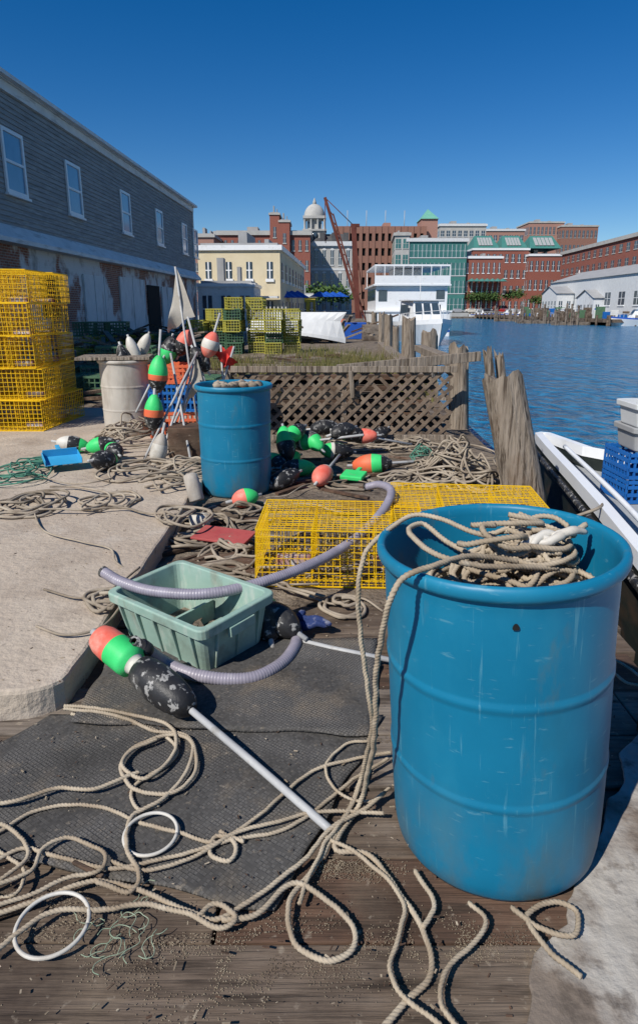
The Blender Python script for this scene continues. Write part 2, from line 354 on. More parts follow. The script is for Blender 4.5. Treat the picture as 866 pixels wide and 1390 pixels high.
sheet_quad('rubber_mat',[G(98,985,.012),G(505,1003,.012),G(512,872,.012),G(165,868,.012)],40,24,'rubber',.008,.019)
# loose sand grains swept along plank joints
mb=MB(); rs=random.Random(31)
for k in range(9000):
    cx,cy,R=rs.choice([(G(60,1240,0).x,G(60,1240,0).y,.12),(G(230,1285,0).x,G(230,1285,0).y,.16),(G(640,1280,0).x,G(640,1280,0).y,.10),(G(430,1290,0).x,G(430,1290,0).y,.16),(G(480,1180,0).x,G(480,1180,0).y,.06),(G(300,1330,0).x,G(300,1330,0).y,.2),(G(560,1010,0).x,G(560,1010,0).y,.1)])
    x=cx+rs.gauss(0,R); y=cy+rs.gauss(0,R*.35); s=rs.uniform(.0008,.0022)
    if noise.noise(Vector((x*9,y*14,0)))<-.05: continue
    z=.003 if x<edge(y)-.02 else -.1
    mb.add([(x-s,y-s,z),(x+s,y-s*.6,z),(x+s*.3,y+s,z),(x,y,z+s*1.3)],[(0,1,3),(1,2,3),(2,0,3)],0)
mb.obj('sand_grains','sand')
# ---------------------------------------------------------------- drums
def drum(name,loc,mat,tilt=(0,0)):
    prof=[(.001,.012),(.25,.0),(.266,.006),(.277,.025),(.283,.06),(.286,.10),(.288,.2),(.2885,.285),(.2885,.292),(.2915,.298),(.2915,.310),(.2885,.316),(.2885,.323),(.2895,.44),(.290,.558),(.290,.566),(.2935,.573),(.2935,.586),(.290,.592),(.290,.60),(.291,.70),(.292,.80),(.292,.838),(.294,.845),(.302,.849),(.3085,.854),(.312,.862),(.3125,.874),(.309,.885),(.302,.889),(.294,.887),(.289,.878),(.287,.86),(.285,.6),(.28,.1),(.26,.03),(.001,.03)]
    e=empty(name,loc)
    e.rotation_euler=(tilt[0],tilt[1],0)
    mb=MB(); n=72; mb.lathe(prof,n,Matrix.Identity(4))
    vs=[]
    for v in mb.v:
        p=Vector(v); d=.0035*noise.noise(Vector((p.x*5+loc[0]*9,p.y*5,p.z*3)))+.0015*noise.noise(Vector((p.x*14,p.y*14,p.z*9)))
        r=math.hypot(p.x,p.y); k=(r+d*(r>.2))/max(r,1e-6); vs.append((p.x*k,p.y*k,p.z))
    mb.v=vs; mb.obj('barrel_shell',mat,e)
    return e
d1=drum('plastic_barrel',(.512,1.555,.004),'blue',(0,-.055))
mb=MB()
vs=[];c=Vector((-.04,-.293,.79)); a0=math.atan2(c.y,c.x)
for k in range(16):
    t=2*math.pi*k/16; aa=a0+.026*math.cos(t); vs.append(Vector((.2965*math.cos(aa),.2965*math.sin(aa),.79+.012*math.sin(t)*(.7+.3*math.sin(t)))))
mb.add(vs,[tuple(range(16))]); mb.obj('painted_drain_hole','dark',d1)  # near-black disc, the hole's shaded inside painted on an uncut shell
mb=MB(); mb.lathe([(.001,.70),(.15,.69),(.284,.64)],40,Matrix.Identity(4)); mb.obj('rope_bed','rope2',d1)
d2=drum('plastic_barrel',(-.685,5.15,.0),'blue',(0,0))
mb=MB(); mb.lathe([(.001,.86),(.15,.85),(.285,.82)],30,Matrix.Identity(4))
for k in range(26):
    a=random.uniform(0,6.28);r=random.uniform(0,.2)
    mb.lathe([(.001,-.02),(.035,-.01),(.04,.01),(.001,.03)],8,Matrix.Translation((r*math.cos(a),r*math.sin(a),.875))@Matrix.Rotation(random.uniform(-.5,.5),4,'X'))
mb.obj('bait_fill','rope2',d2)
d3=drum('plastic_barrel',(-2.12,7.1,.12),'drumg',(0,0)); d3.scale=(.95,.95,.92)
mb=MB(); mb.box(-.5,.3,-.28,.25,.895,.93,0,Matrix.Rotation(.15,4,'Z')); mb.obj('board_lid','pile',d3,bevel=.004)
# ---------------------------------------------------------------- rope in barrel
mb=MB()
for s,(R,t,z,hh,cx,cy) in enumerate([(.24,8,.68,.09,.48,1.55),(.22,8,.72,.10,.49,1.57),(.19,7,.75,.10,.52,1.57),(.17,6,.78,.09,.53,1.58),(.15,5,.81,.08,.54,1.59),(.12,4,.84,.07,.55,1.6)]):
    frope(mb,coilpath(cx,cy,z,R,t,hh,.2,1,seed=s+3,messy=.4),.0072,.01,s,step=.006,barrel=True)
A=[PY(655,760,1.55),PY(610,738,1.62),PY(575,712,1.7),PY(555,722,1.62),PY(590,752,1.45),PY(650,768,1.42),PY(700,770,1.44),PY(755,772,1.5)]
frope(mb,A,.007,.004,21)
A=[PY(720,765,1.5),PY(680,735,1.6),PY(640,722,1.62),PY(600,705,1.7),PY(560,700,1.74),PY(520,725,1.66)]
frope(mb,A+[PY(496,752,1.62),PY(486,800,1.60),PY(490,870,1.60),PY(500,940,1.60),PY(503,990,1.62),G(488,1062,.03),G(462,1120,.02),G(425,1180,.02),G(393,1225,.03),G(400,1278,.02),G(440,1304,.02),G(478,1290,.02),G(478,1255,.02),G(435,1215,.03),G(395,1200,.03),G(350,1240,.03),G(300,1250,.03)],.0068,.004,22)
A=[PY(700,762,1.5),PY(640,755,1.45),PY(590,768,1.36),PY(548,783,1.33),PY(528,815,1.31),PY(516,870,1.34),PY(510,930,1.38),PY(508,1000,1.42),G(490,1085,.05),G(455,1150,.02),G(500,1160,.02),G(545,1215,.02),G(575,1265,.02),G(585,1320,.02),G(540,1370,.02),G(500,1420,.02)]
frope(mb,A,.007,.004,23)
random.seed(2)
for k in range(9):
    cx,cy=.54+random.uniform(-.10,.10),1.60+random.uniform(-.06,.08); a0=random.uniform(0,6.28); R=random.uniform(.04,.09)
    P=[Vector((cx+R*math.cos(a0+a)*1.5,cy+R*math.sin(a0+a),.875+.02*math.sin(a*1.3+k)+.004*k)) for a in (0,.8,1.6,2.4,3.3)]
    frope(mb,P,.0075,.008,k+40)
mb.obj('rope_in_barrel','rope')
mb=MB()
for k in range(4):
    P=[Vector((.60+.03*k-.05*i*.6+.01*math.sin(k*3+i),1.53+.012*k+.02*math.sin(i+k),.885+.006*k+.012*math.sin(i*1.4))) for i in range(5)]
    mb.tube(spline(P,.01),.011,8,0,taper=lambda t:.5+.9*math.sin(math.pi*min(1,t*1.1))*.7+.3*math.sin(t*22)*.3)
mb.obj('frayed_rag','wht')
# ---------------------------------------------------------------- foreground ropes
mb=MB()
def pg(l,z=.026): return [G(a,b,z) for a,b in l]
FR=[
 [(-60,1150),(0,1128),(50,1100),(120,1095),(200,1120),(290,1142),(320,1141),(390,1125),(440,1090),(480,1058),(530,1030)],
 [(-60,1185),(0,1166),(40,1150),(90,1168),(150,1177),(220,1165),(310,1138),(360,1100),(420,1050),(470,1032),(530,1022)],
 [(90,962),(150,970),(205,990),(250,1000),(268,1025),(262,1055),(225,1078),(180,1068),(168,1040),(190,1012),(230,998),(262,1012),(255,1048),(215,1088),(180,1110),(172,1150),(190,1190),(170,1215),(130,1200)],
 [(88,958),(140,963),(190,972),(232,985),(240,1010),(225,1040),(195,1058),(165,1040),(178,1018),(215,1002)],
 [(100,970),(160,978),(215,995),(240,1020),(210,1050),(180,1075),(190,1100),(215,1095)],
 [(-60,1255),(0,1240),(60,1216),(130,1195),(200,1214),(270,1240),(300,1246),(350,1215),(400,1178),(450,1128),(520,1080)],
 [(-40,1215),(10,1190),(40,1160),(22,1130),(0,1118),(-30,1125)],
 [(0,1200),(45,1180),(62,1150),(100,1135),(140,1160),(130,1185),(90,1190),(50,1210),(-10,1230)],
 [(440,1132),(500,1170),(550,1225),(540,1270),(528,1310),(545,1350),(600,1400)],
 [(505,1003),(470,1010),(445,1040),(455,1075),(500,1088),(530,1070)],
 [(632,1228),(655,1250),(640,1280),(610,1310),(600,1360),(640,1420)],
 [(695,1232),(730,1262),(775,1270),(782,1240),(750,1225),(715,1245),(740,1290),(790,1330)],
 [(300,1130),(320,1150),(310,1170),(285,1160),(295,1138),(330,1142)],
 [(405,1228),(440,1150),(470,1105),(490,1060),(500,1020)],
 [(-20,1300),(30,1262),(75,1240),(140,1235),(200,1228),(260,1245),(295,1262),(320,1245),(295,1228),(270,1248)],
 [(-60,1090),(10,1088),(70,1072),(130,1070),(190,1050)],
 [(-60,1140),(-10,1150),(30,1180),(20,1215),(-30,1225)],
 [(150,1170),(200,1182),(270,1160),(330,1130),(400,1108),(460,1100),(520,1105)],
 [(825,890),(842,900),(866,918),(900,940)],[(820,903),(845,925),(870,932),(900,948)],[(560,1180),(590,1230),(575,1262)]]
for i,l in enumerate(FR): frope(mb,pg(l,.024+.005*(i%4)),random.choice([.0052,.0058,.0064]),.014,i)
mb.obj('loose_rope','rope')
for c,r in (((205,1133),.07),((72,1256),.08)):
    mb=MB(); g=G(c[0],c[1],.03); mb.tube([(g.x+r*1.05*math.cos(a),g.y+r*math.sin(a),.034+.006*math.sin(a)) for a in [k*math.pi/24 for k in range(49)]],.005,8)
    mb.obj('plastic_hoop','wht')
mb=MB()
for k in range(16):
    a=G(165+random.uniform(-25,35),1270+random.uniform(-40,35),.016); P=[a]; th=random.uniform(0,6)
    for j in range(6): th+=random.uniform(-1.3,1.3); P.append(P[-1]+Vector((.018*math.cos(th),.018*math.sin(th),random.uniform(-.002,.003))))
    mb.tube(spline(P,.004),.0012,5)
mb.obj('frayed_twine','twine')
mb=MB(); mb.beam(G(-40,1250,.02),G(45,1222,.02),.03,.022,0); mb.beam(G(-30,1215,.02),G(25,1232,.02),.02,.015,0); mb.beam(G(100,1170,.03),G(140,1190,.03),.012,.01,0); mb.obj('broken_lath','wood3',bevel=.003)
# ---------------------------------------------------------------- mid-ground rope heaps
mb=MB(); gm=MB()
def heap(px,py,R,t,h,seed,m=mb,r=.010,ell=1.0,dz=.01,rmin=.3):
    g=GS(px,py,dz); P=spline(coilpath(g.x,g.y,g.z,R,t,h,rmin,ell,seed,rot=seed,messy=.35),.025); m.tube(P,r,6,0)
HL=[(615,645,.30,13,.42,1),(600,650,.34,8,.2,2),(640,655,.26,8,.3,3),(575,640,.2,5,.15,4),(620,640,.2,6,.5,34),
 (235,700,.22,4,.06,5),(275,715,.26,5,.1,6),(310,750,.22,5,.08,7),(300,780,.18,4,.08,8),(250,740,.18,4,.08,9),(330,700,.25,4,.1,10),
 (180,595,.4,9,.28,11),(190,640,.35,5,.12,12),(60,682,.30,4,.08,14),(25,690,.22,4,.06,15),(220,660,.3,5,.12,16),(150,680,.22,3,.04,17),
 (470,655,.25,3,.06,19),(540,650,.3,4,.08,20),(560,610,.3,6,.15,21),(490,600,.5,5,.06,22),
 (150,815,.14,3,.03,24),(470,820,.12,3,.03,27),(290,655,.35,5,.1,28),(255,640,.3,5,.2,29),(350,640,.3,4,.1,31)]
for h in HL: heap(*h)
random.seed(4)
for k in range(26):
    a=(random.uniform(10,680),random.uniform(600,700)); 
    if k>14: a=(random.uniform(225,350),random.uniform(690,820))
    P=[];x,y=a;th=random.uniform(-.6,.6)
    for j in range(7):
        P.append(GS(x,y,.025+random.uniform(0,.03))); x+=30*math.cos(th); y+=9*math.sin(th)+random.uniform(-3,3); th+=random.uniform(-.9,.9)
        if x>690: break
    if len(P)>2: mb.tube(spline(P,.03),random.choice([.006,.008,.009]),6,0)
for l in ([(45,690),(60,720),(110,735),(150,745),(160,765),(200,785)],[(50,850),(90,862),(140,850),(170,815)],[(60,800),(110,812),(150,800),(190,770)],[(420,810),(455,820),(490,812),(520,830)],[(350,760),(345,800),(350,850),(330,890)]):
    mb.tube(spline([GS(a,b,.018) for a,b in l],.02),.006,6,0)
mb.obj('tangled_rope_heap','rope2')
for c in ((40,640,.3,6,.12,41),(30,655,.22,4,.1,42),(570,630,.16,6,.25,43),(60,630,.2,4,.1,45)): heap(*c,m=gm,r=.006)
gm.obj('green_rope_heap','ropeg')
# ---------------------------------------------------------------- wire traps
def trapmesh(name,L,W,Hh,step,w,mats):
    mb=MB()
    def ring(ps,mat=0):
        for i in range(4): mb.beam(ps[i],ps[(i+1)%4],w,w,mat,caps=False)
    nx=round(L/step);ny=round(W/step);nz=round(Hh/step)
    for i in range(nx+1):
        x=-L/2+L*i/nx; ring([(x,-W/2,0),(x,W/2,0),(x,W/2,Hh),(x,-W/2,Hh)])
    for i in range(1,ny):
        y=-W/2+W*i/ny; ring([(-L/2,y,0),(L/2,y,0),(L/2,y,Hh),(-L/2,y,Hh)])
    for i in range(nz+1):
        z=Hh*i/nz; ring([(-L/2,-W/2,z),(L/2,-W/2,z),(L/2,W/2,z),(-L/2,W/2,z)])
    for x in (-L/6,L/5):
        for i in range(1,ny): 
            y=-W/2+W*i/ny; mb.beam((x,y,0),(x,y,Hh),w,w,0,caps=False)
        for i in range(1,nz): mb.beam((x,-W/2,Hh*i/nz),(x,W/2,Hh*i/nz),w,w,0,caps=False)
    for a in (-1,1):
        for b in (-1,1):
            mb.beam((-L/2,a*W/2,Hh/2+b*Hh/2),(L/2,a*W/2,Hh/2+b*Hh/2),w*1.9,w*1.9,0)
            mb.beam((a*L/2,-W/2,Hh/2+b*Hh/2),(a*L/2,W/2,Hh/2+b*Hh/2),w*1.9,w*1.9,0)
    for k in range(14):
        a=2*math.pi*k/14
        mb.beam((-L/6+.02,W*.45*math.cos(a),Hh/2+Hh*.45*math.sin(a)),(L/12,.06*math.cos(a),Hh/2+.06*math.sin(a)),.004,.004,1,caps=False)
    for q in (.25,.5,.75):
        for k in range(14):
            a=2*math.pi*k/14;b=2*math.pi*(k+1)/14;ry=W*.45*(1-q)+.06*q;rz=Hh*.45*(1-q)+.06*q;x=-L/6+.02+(L/12+L/6)*q
            mb.beam((x,ry*math.cos(a),Hh/2+rz*math.sin(a)),(x,ry*math.cos(b),Hh/2+rz*math.sin(b)),.004,.004,1,caps=False)
    for x in (-L*.3,L*.3):
        mb.box(x-.1,x+.1,-.05,.05,.01,.06,2)
    vs=[]
    for v in mb.v:
        p=Vector(v); n1=noise.noise(Vector((p.x*2.2,p.y*2.2,p.z*2.2))); n2=noise.noise(Vector((p.x*2.2+9,p.y*2.2,p.z*2.2)))
        top=p.z/Hh; sag=-.012*top*max(0,1-(2*p.x/L)**2)*max(0,1-(2*p.y/W)**2)
        vs.append((p.x+.012*n1,p.y+.012*n2,p.z+sag+.008*n1*top))
    me=bpy.data.meshes.new(name); me.from_pydata(vs,[],mb.f)
    for m in mats: me.materials.append(M[m])
    me.polygons.foreach_set('material_index',mb.m); me.update(); return me
def inst(name,me,loc,rz=0,rx=0,ry=0):
    o=bpy.data.objects.new(name,me); bpy.context.scene.collection.objects.link(o); o.location=loc; o.rotation_euler=(rx,ry,rz); return o
tmN=trapmesh('trap_near',.92,.56,.32,.038,.0036,['yel','trapin','bleft'])
tmF=trapmesh('trap_far',1.1,.56,.345,.05,.0052,['yel','trapin','bleft'])
tmG=trapmesh('trap_green',1.1,.56,.36,.09,.018,['grw','trapin','bleft'])
tmY=trapmesh('trap_oldyellow',1.1,.56,.36,.09,.018,['yel2','trapin','bleft'])
inst('lobster_trap',tmN,(.13,3.47,.01),-.05)
inst('lobster_trap',tmN,(.92,3.85,.01),-.09)
mb=MB()
for k in range(10):
    c=Vector((random.uniform(-.2,.5),random.uniform(3.3,3.65),.03)); frope(mb,[c,c+Vector((.08,.04,.03)),c+Vector((.15,-.03,.01)),c+Vector((.08,-.08,0))],.006,.01,k,step=.02)
mb.obj('trap_rope_bridle','rope2')
rnd=random.Random(3)
for lv in range(5):
    for c in range(2):
        for r in range(2):
            x=-3.64-c*1.14+rnd.uniform(-.05,.05)-.02*lv; yy=7.45+r*.6+rnd.uniform(-.04,.04)
            inst('lobster_trap',tmF,(x,yy,.125+lv*.353),rnd.uniform(-.08,.08))
for c in range(3):
    inst('lobster_trap',tmG,(-4.6+c*1.2,11+rnd.uniform(-.1,.1),.0),rnd.uniform(-.2,.2))
for col in range(6):
    for lv in range([3,4,5,5,4,4][col]):
        inst('lobster_trap',rnd.choice([tmG,tmY,tmY]),(-4.15+col*.62+(col>2)*.1,22.6+rnd.uniform(-.1,.1)+.5*(col%2),lv*.37),math.pi/2+rnd.uniform(-.1,.1))
for col in range(4):
    for lv in range(rnd.choice([2,3])): inst('lobster_trap',rnd.choice([tmG,tmY]),(-5.6+col*.7-1,19+col*.3,lv*.37),math.pi/2+rnd.uniform(-.2,.2))
inst('lobster_trap',tmG,(-4.2,13,.0),.3);inst('lobster_trap',tmG,(-3.9,13.2,.37),.1);inst('lobster_trap',tmG,(-5.3,12.6,.0),.1)
# ---------------------------------------------------------------- fish tote
te=empty('fish_tote',(-.565,2.625,.012),math.radians(-39)); te.rotation_euler=(.05,-.02,math.radians(-39))
mb=MB(); 
def tray(mb,L,W,Hh,l,w,t):
    def rr(a,b,z,r=.04,n=4):
        out=[]
        for (sx,sy,a0) in ((1,1,0),(-1,1,90),(-1,-1,180),(1,-1,270)):
            for k in range(n+1):
                an=math.radians(a0+90*k/n); out.append((sx*(a-r)+r*math.cos(an),sy*(b-r)+r*math.sin(an),z))
        return out
    rings=[rr(l/2,w/2,0),rr(l/2+.004,w/2+.004,.01),rr(L/2-.016,W/2-.016,Hh-.05),rr(L/2-.014,W/2-.014,Hh-.045),rr(L/2+.006,W/2+.006,Hh-.045),rr(L/2+.008,W/2+.008,Hh-.005),rr(L/2+.004,W/2+.004,Hh),rr(L/2-.018,W/2-.018,Hh),rr(L/2-.021,W/2-.021,Hh-.005),rr(l/2-.008,w/2-.008,.014)]
    n=len(rings[0]); vs=[p for r in rings for p in r]; fs=[]
    for i in range(len(rings)-1):
        for k in range(n): fs.append((i*n+k,i*n+(k+1)%n,(i+1)*n+(k+1)%n,(i+1)*n+k))
    fs.append(tuple(reversed(range(n)))); fs.append(tuple(range((len(rings)-1)*n,len(rings)*n)))
    mb.add(vs,fs,0)
tray(mb,.64,.42,.24,.54,.33,.01)
for sx in (-1,1):
    for k in range(5):
        x=-.24+k*.12
        mb.beam((x*.96,sx*.172,.02),(x,sx*.206,.2),.012,.014,0)
    for k in range(3):
        y=-.12+k*.12; mb.beam((sx*.277,y,.02),(sx*.313,y,.2),.014,.012,0)
    mb.box(sx*.322-.008,sx*.322+.012,-.07,.07,.15,.195,0)
mb.obj('tote_shell','tote',te,bevel=.003)
mb=MB(); mb.box(-.25,.25,-.15,.15,.016,.022,0); mb.box(-.05,-.035,-.16,.16,.022,.12,1); mb.box(.02,.25,-.15,.15,.022,.05,1)
for k in range(8): mb.beam((random.uniform(-.25,.2),random.uniform(-.15,.15),.056),(random.uniform(-.1,.25),random.uniform(-.15,.15),.058),.02,.008,0)
mb.obj('tote_dirt',['dirt','tote'],te)
# ---------------------------------------------------------------- hoses
mb=MB()
A=[PY(142,777,2.78),PY(165,790,2.72),PY(210,803,2.66),PY(280,806,2.64),PY(350,792,2.74),PY(420,767,2.95),PY(470,740,3.2),PY(505,710,3.42),PY(526,683,3.62),PY(530,665,3.82),PY(515,658,3.95),PY(498,661,4.0)]
A=spline(A,.004); mb.tube(A,.025,14,0,taper=lambda t:1+.05*math.sin(t*1150))
for en in (0,-1):
    d=(A[0]-A[1]) if en==0 else (A[-1]-A[-2]); mb.lathe([(.015,0),(.027,0),(.027,.012),(.020,.012),(.019,-.1)],16,axisM(A[en],d),1)
A=[PY(192,877,2.22),G(222,898,.09),G(262,915,.06),G(310,922,.04),G(350,918,.035),G(385,898,.035),G(402,872,.035),G(400,850,.035),G(385,838,.05)]
A=spline(A,.004); mb.tube(A,.025,14,0,taper=lambda t:1+.05*math.sin(t*560))
mb.lathe([(.012,.05),(.022,.05),(.024,.0),(.031,.0),(.031,-.04),(.027,-.05)],16,axisM(A[0],A[0]-A[2]),1)
mb.obj('suction_hose',['hose','blk'])
# ---------------------------------------------------------------- buoys
def buoy(loc,d,L=.30,R=.075,cols=('gre','blk'),band=None,stick=0,sr=.012,stickback=.05,name='lobster_buoy'):
    mb=MB(); mats=list(dict.fromkeys(list(cols)+(['wht'] if band else [])+['pvc']))
    n=20; prof=[];ml=[]
    for i in range(n+1):
        t=i/n; r=R*max(.22,(math.sin(math.pi*min(.97,max(.03,t*.94+.03))))**.55)*(1-.12*(t-.5))
        prof.append((r,(t-.5)*L))
        ix=min(len(cols)-1,int(t*len(cols)))
        m=mats.index(cols[ix])
        if band and abs(t-band)<.04: m=mats.index('wht')
        ml.append(m)
    prof=[(.001,-.5*L-.004)]+prof+[(.001,.5*L+.004)]; ml=[ml[0]]+ml
    Mx=axisM(loc,d); mb.lathe(prof,22,Mx,mats=ml+[ml[-1]])
    k=mats.index('pvc')
    a=Mx@Vector((0,0,-L/2-stickback)); b=Mx@Vector((0,0,L/2+max(stick,.03)))
    mb.tube([a,(a+b)/2,b],sr,10,k)
    return mb.obj(name,mats)
a=PY(133,862,2.28); b=PY(262,972,1.98)
b.z=max(b.z,.085); ax=(b-a); Lb=ax.length
mb=MB(); Mx=axisM(a,ax)
pr=[(.001,-.005),(.03,.0),(.05,.012),(.060,.04),(.063,.08),(.063,.10),(.063,.102),(.063,.17),(.060,.195),(.042,.2),(.036,.215),(.042,.23),(.055,.235),(.064,.27),(.069,.32),(.068,.38),(.060,.43),(.046,.47),(.028,.492),(.001,.497)]
k=Lb/.497; pr=[(r,z*k) for r,z in pr]
ml=[0]*5+[1]*4+[2]*3+[3]*8
mb.lathe(pr,28,Mx,mats=ml); e=G(450,1128,.022)
mb.tube(spline([b-ax*.05,(b+e)/2+Vector((0,0,.003)),e],.03),.0125,12,4)
mb.tube([Mx@Vector((0,0,-.03)),Mx@Vector((0,0,.01))],.014,10,4)
mb.obj('lobster_buoy',['red','gre','wht','blk','pvc'])
def gb(px,py,ang,tilt=0,z=.075,**k):
    p=G(px,py,z) if not k.pop('slab',False) else G(px,py,z+.12)
    buoy(p,(math.cos(ang)*math.cos(tilt),math.sin(ang)*math.cos(tilt),math.sin(tilt)),**k)
gb(333,676,.3,.15,z=.08,L=.2,R=.075,cols=('red','gre'))
gb(388,602,1.9,1.0,z=.25,L=.34,R=.09,cols=('blk','gre'))
gb(400,588,.9,.3,z=.33,L=.3,R=.08,cols=('gre','blk'))
gb(412,600,-.5,.2,z=.22,L=.30,R=.085,cols=('blk','gre'),band=.5,stick=.5)
gb(425,598,2.3,.5,z=.24,L=.28,R=.08,cols=('gre','blk'))
gb(440,580,.2,.1,z=.25,L=.3,R=.085,cols=('blk','blk'))
gb(475,588,.1,-.2,z=.24,L=.32,R=.09,cols=('gre','blk','blk'),stick=.5)
gb(492,592,2.9,-.1,z=.2,L=.3,R=.08,cols=('red','blk'))
gb(457,612,.15,-.1,z=.1,L=.34,R=.085,cols=('gre','blk','blk'),band=.33)
gb(505,630,-.15,.1,z=.09,L=.36,R=.095,cols=('org','org','gre','blk'),stick=.2)
gb(438,645,1.2,.2,z=.09,L=.28,R=.085,cols=('red','red','wht'),stick=.3)
gb(392,622,.7,.1,z=.09,L=.26,R=.08,cols=('wht','gre'))
gb(385,650,.5,.3,z=.09,L=.3,R=.08,cols=('blk','blk'))
gb(376,628,2.2,.3,z=.09,L=.3,R=.08,cols=('blk','gre'))
gb(405,635,.1,0,z=.08,L=.3,R=.08,cols=('blk','gre'))
gb(465,585,.5,.2,z=.35,L=.26,R=.08,cols=('blk','blk'))
gb(362,838,1.8,.4,z=.09,L=.26,R=.075,cols=('blk','gre'))
gb(378,840,2.5,.3,z=.1,L=.24,R=.07,cols=('blk','blk'))
gb(515,590,.6,.5,z=.1,L=.26,R=.08,cols=('blk','blk'))
gb(100,603,.2,-.2,z=.09,L=.3,R=.08,cols=('wht','blk','gre'),slab=True,stick=.3)
gb(138,604,.1,.2,z=.1,L=.28,R=.08,cols=('gre','blk'),slab=True)
gb(142,625,1.2,-.2,z=.09,L=.3,R=.09,cols=('blk','blk','gre'),slab=True)
gb(155,612,2.2,.1,z=.1,L=.26,R=.08,cols=('blk','gre'),slab=True)
def pb(px,py,Y,d,**k): buoy(PY(px,py,Y),d,**k)
pb(215,508,6.3,(.12,.0,1),L=.36,R=.095,cols=('blk','blk','org','gre','gre','gre'),stick=.25)
pb(209,560,6.0,(.1,0,1),L=.34,R=.09,cols=('blk','blk','org','gre','gre'),stick=.06)
pb(286,468,6.6,(.35,0,1),L=.26,R=.09,cols=('red','wht','red'),stick=.2)
pb(272,488,6.7,(-.6,0,1),L=.28,R=.09,cols=('blk','blk'))
pb(250,465,7.0,(.5,0,1),L=.3,R=.09,cols=('blk','red'))
pb(230,475,7.0,(.3,0,1),L=.3,R=.09,cols=('gre','blk'))
pb(182,478,7.2,(-.3,0,1),L=.34,R=.07,cols=('wht','wht'))
pb(168,486,7.1,(-.2,0,1),L=.3,R=.07,cols=('wht','blk'))
pb(195,470,7.4,(.5,0,1),L=.3,R=.07,cols=('wht','wht'))
pb(216,612,5.6,(.25,.1,1),L=.32,R=.075,cols=('wht','wht','drumg'),stick=.1)
def pole(a,b,r=.012,mat='pvc',name='buoy_pole'):
    mb=MB(); mb.tube([a,(Vector(a)+Vector(b))/2,b],r,8); return mb.obj(name,mat)
for (a,b) in [((192,632,5.7),(268,478,6.6)),((262,640,5.6),(232,480,6.7)),((225,600,6.2),(262,520,6.6)),((212,640,5.6),(258,500,6.5)),((250,560,6.6),(276,470,6.9)),((185,560,6.5),(230,470,7)),((300,600,6.6),(255,430,6.9)),((75,590,7),(160,640,6.1)),((150,640,6.0),(80,610,6.6))]:
    pole(PY(*a),PY(*b))
def flag(name,a,b,pts,mat):
    e=empty(name,(0,0,0)); mb=MB(); mb.tube([a,(a+b)/2,b],.011,8); mb.obj('pole','pvc',e)
    mb=MB(); A,B,C=pts; n=10; vs=[];fs=[]
    for i in range(n+1):
        for j in range(n+1):
            u=i/n; v=j/n; p=A*(1-u)+B*u; q=C; r=p*(1-v)+q*v
            r=r+Vector((0,.06*math.sin(v*6+u*3)*v,0.015*math.sin(v*9+u*5))); vs.append(r)
    for i in range(n):
        for j in range(n): k=i*(n+1)+j; fs.append((k,k+1,k+n+2,k+n+1))
    mb.add(vs,fs,0,True); mb.obj('cloth',mat,e)
flag('marker_flag',PY(272,600,6.7),PY(238,362,7.0),(PY(240,364,7.0),PY(265,428,6.95),PY(228,450,6.9)),'flag')
flag('marker_flag',PY(240,590,6.5),PY(266,482,6.6),(PY(266,484,6.6),PY(280,520,6.6),PY(254,545,6.6)),'flag')
flag('marker_flag',PY(305,560,6.8),PY(300,468,6.9),(PY(300,470,6.9),PY(302,500,6.9),PY(322,492,6.8)),'redc')
flag('marker_flag',PY(290,560,6.8),PY(318,470,6.9),(PY(318,470,6.9),PY(312,502,6.9),PY(290,480,6.8)),'redc')
# ---------------------------------------------------------------- plastic baskets, blocks, small things
def basket(name,loc,rz,L,W,Hh,mat):
    e=empty(name,loc,rz); mb=MB()
    for s in (-1,1):
        for k in range(int(L/.05)+1): x=-L/2+L*k/int(L/.05); mb.beam((x,s*W/2,0),(x,s*W/2,Hh),.018,.012,0)
        for k in range(int(W/.05)+1): y=-W/2+W*k/int(W/.05); mb.beam((s*L/2,y,0),(s*L/2,y,Hh),.012,.018,0)
    for z in (.01,Hh*.35,Hh*.68,Hh-.02):
        for s in (-1,1):
            mb.box(-L/2-.004,L/2+.004,s*W/2-.009,s*W/2+.009,z-.014,z+.014); mb.box(s*L/2-.009,s*L/2+.009,-W/2,W/2,z-.0145,z+.0145)
    mb.box(-L/2,L/2,-W/2,W/2,-.002,.01); mb.obj('basket_frame',mat,e)
    return e
basket('plastic_basket',(-1.55,7.0,.12),.1,.55,.4,.28,'org'); basket('plastic_basket',(-1.52,7.0,.41),-.1,.55,.4,.28,'blue2'); basket('plastic_basket',(-1.55,7.02,.70),.05,.5,.38,.2,'org')
mb=MB(); mb.box(-.17,.17,-.15,.15,0,.28,0,Matrix.Translation((-1.25,6.0,.12))@Matrix.Rotation(.1,4,'Z')); mb.obj('timber_block','wood3',bevel=.01)
mb=MB(); mb.box(-.17,.17,-.09,.09,0,.014,0,Matrix.Translation(G(304,728,.06))@Matrix.Rotation(-.35,4,'Z')@Matrix.Rotation(.10,4,'X')@Matrix.Scale(1.1,4)); mb.obj('red_board','redb',bevel=.004)
mb=MB(); Mx=Matrix.Translation(G(85,625,.2))@Matrix.Rotation(.5,4,'Z')@Matrix.Rotation(.12,4,'X')
mb.box(-.15,.15,-.12,.12,0,.008,0,Mx); mb.box(-.15,-.142,-.12,.12,.008,.05,0,Mx); mb.box(.142,.15,-.12,.12,.008,.05,0,Mx); mb.box(-.142,.142,.112,.12,.008,.07,0,Mx); mb.box(-.018,.018,.12,.30,.03,.05,0,Mx)
mb.obj('dustpan','cyan',bevel=.003)
mb=MB(); mb.lathe([(.001,0),(.05,0),(.055,.01),(.055,.1),(.04,.13),(.02,.14),(.02,.16),(.001,.16)],20,axisM(G(258,710,.05),(1,.3,.1))); mb.obj('plastic_jug','wht')
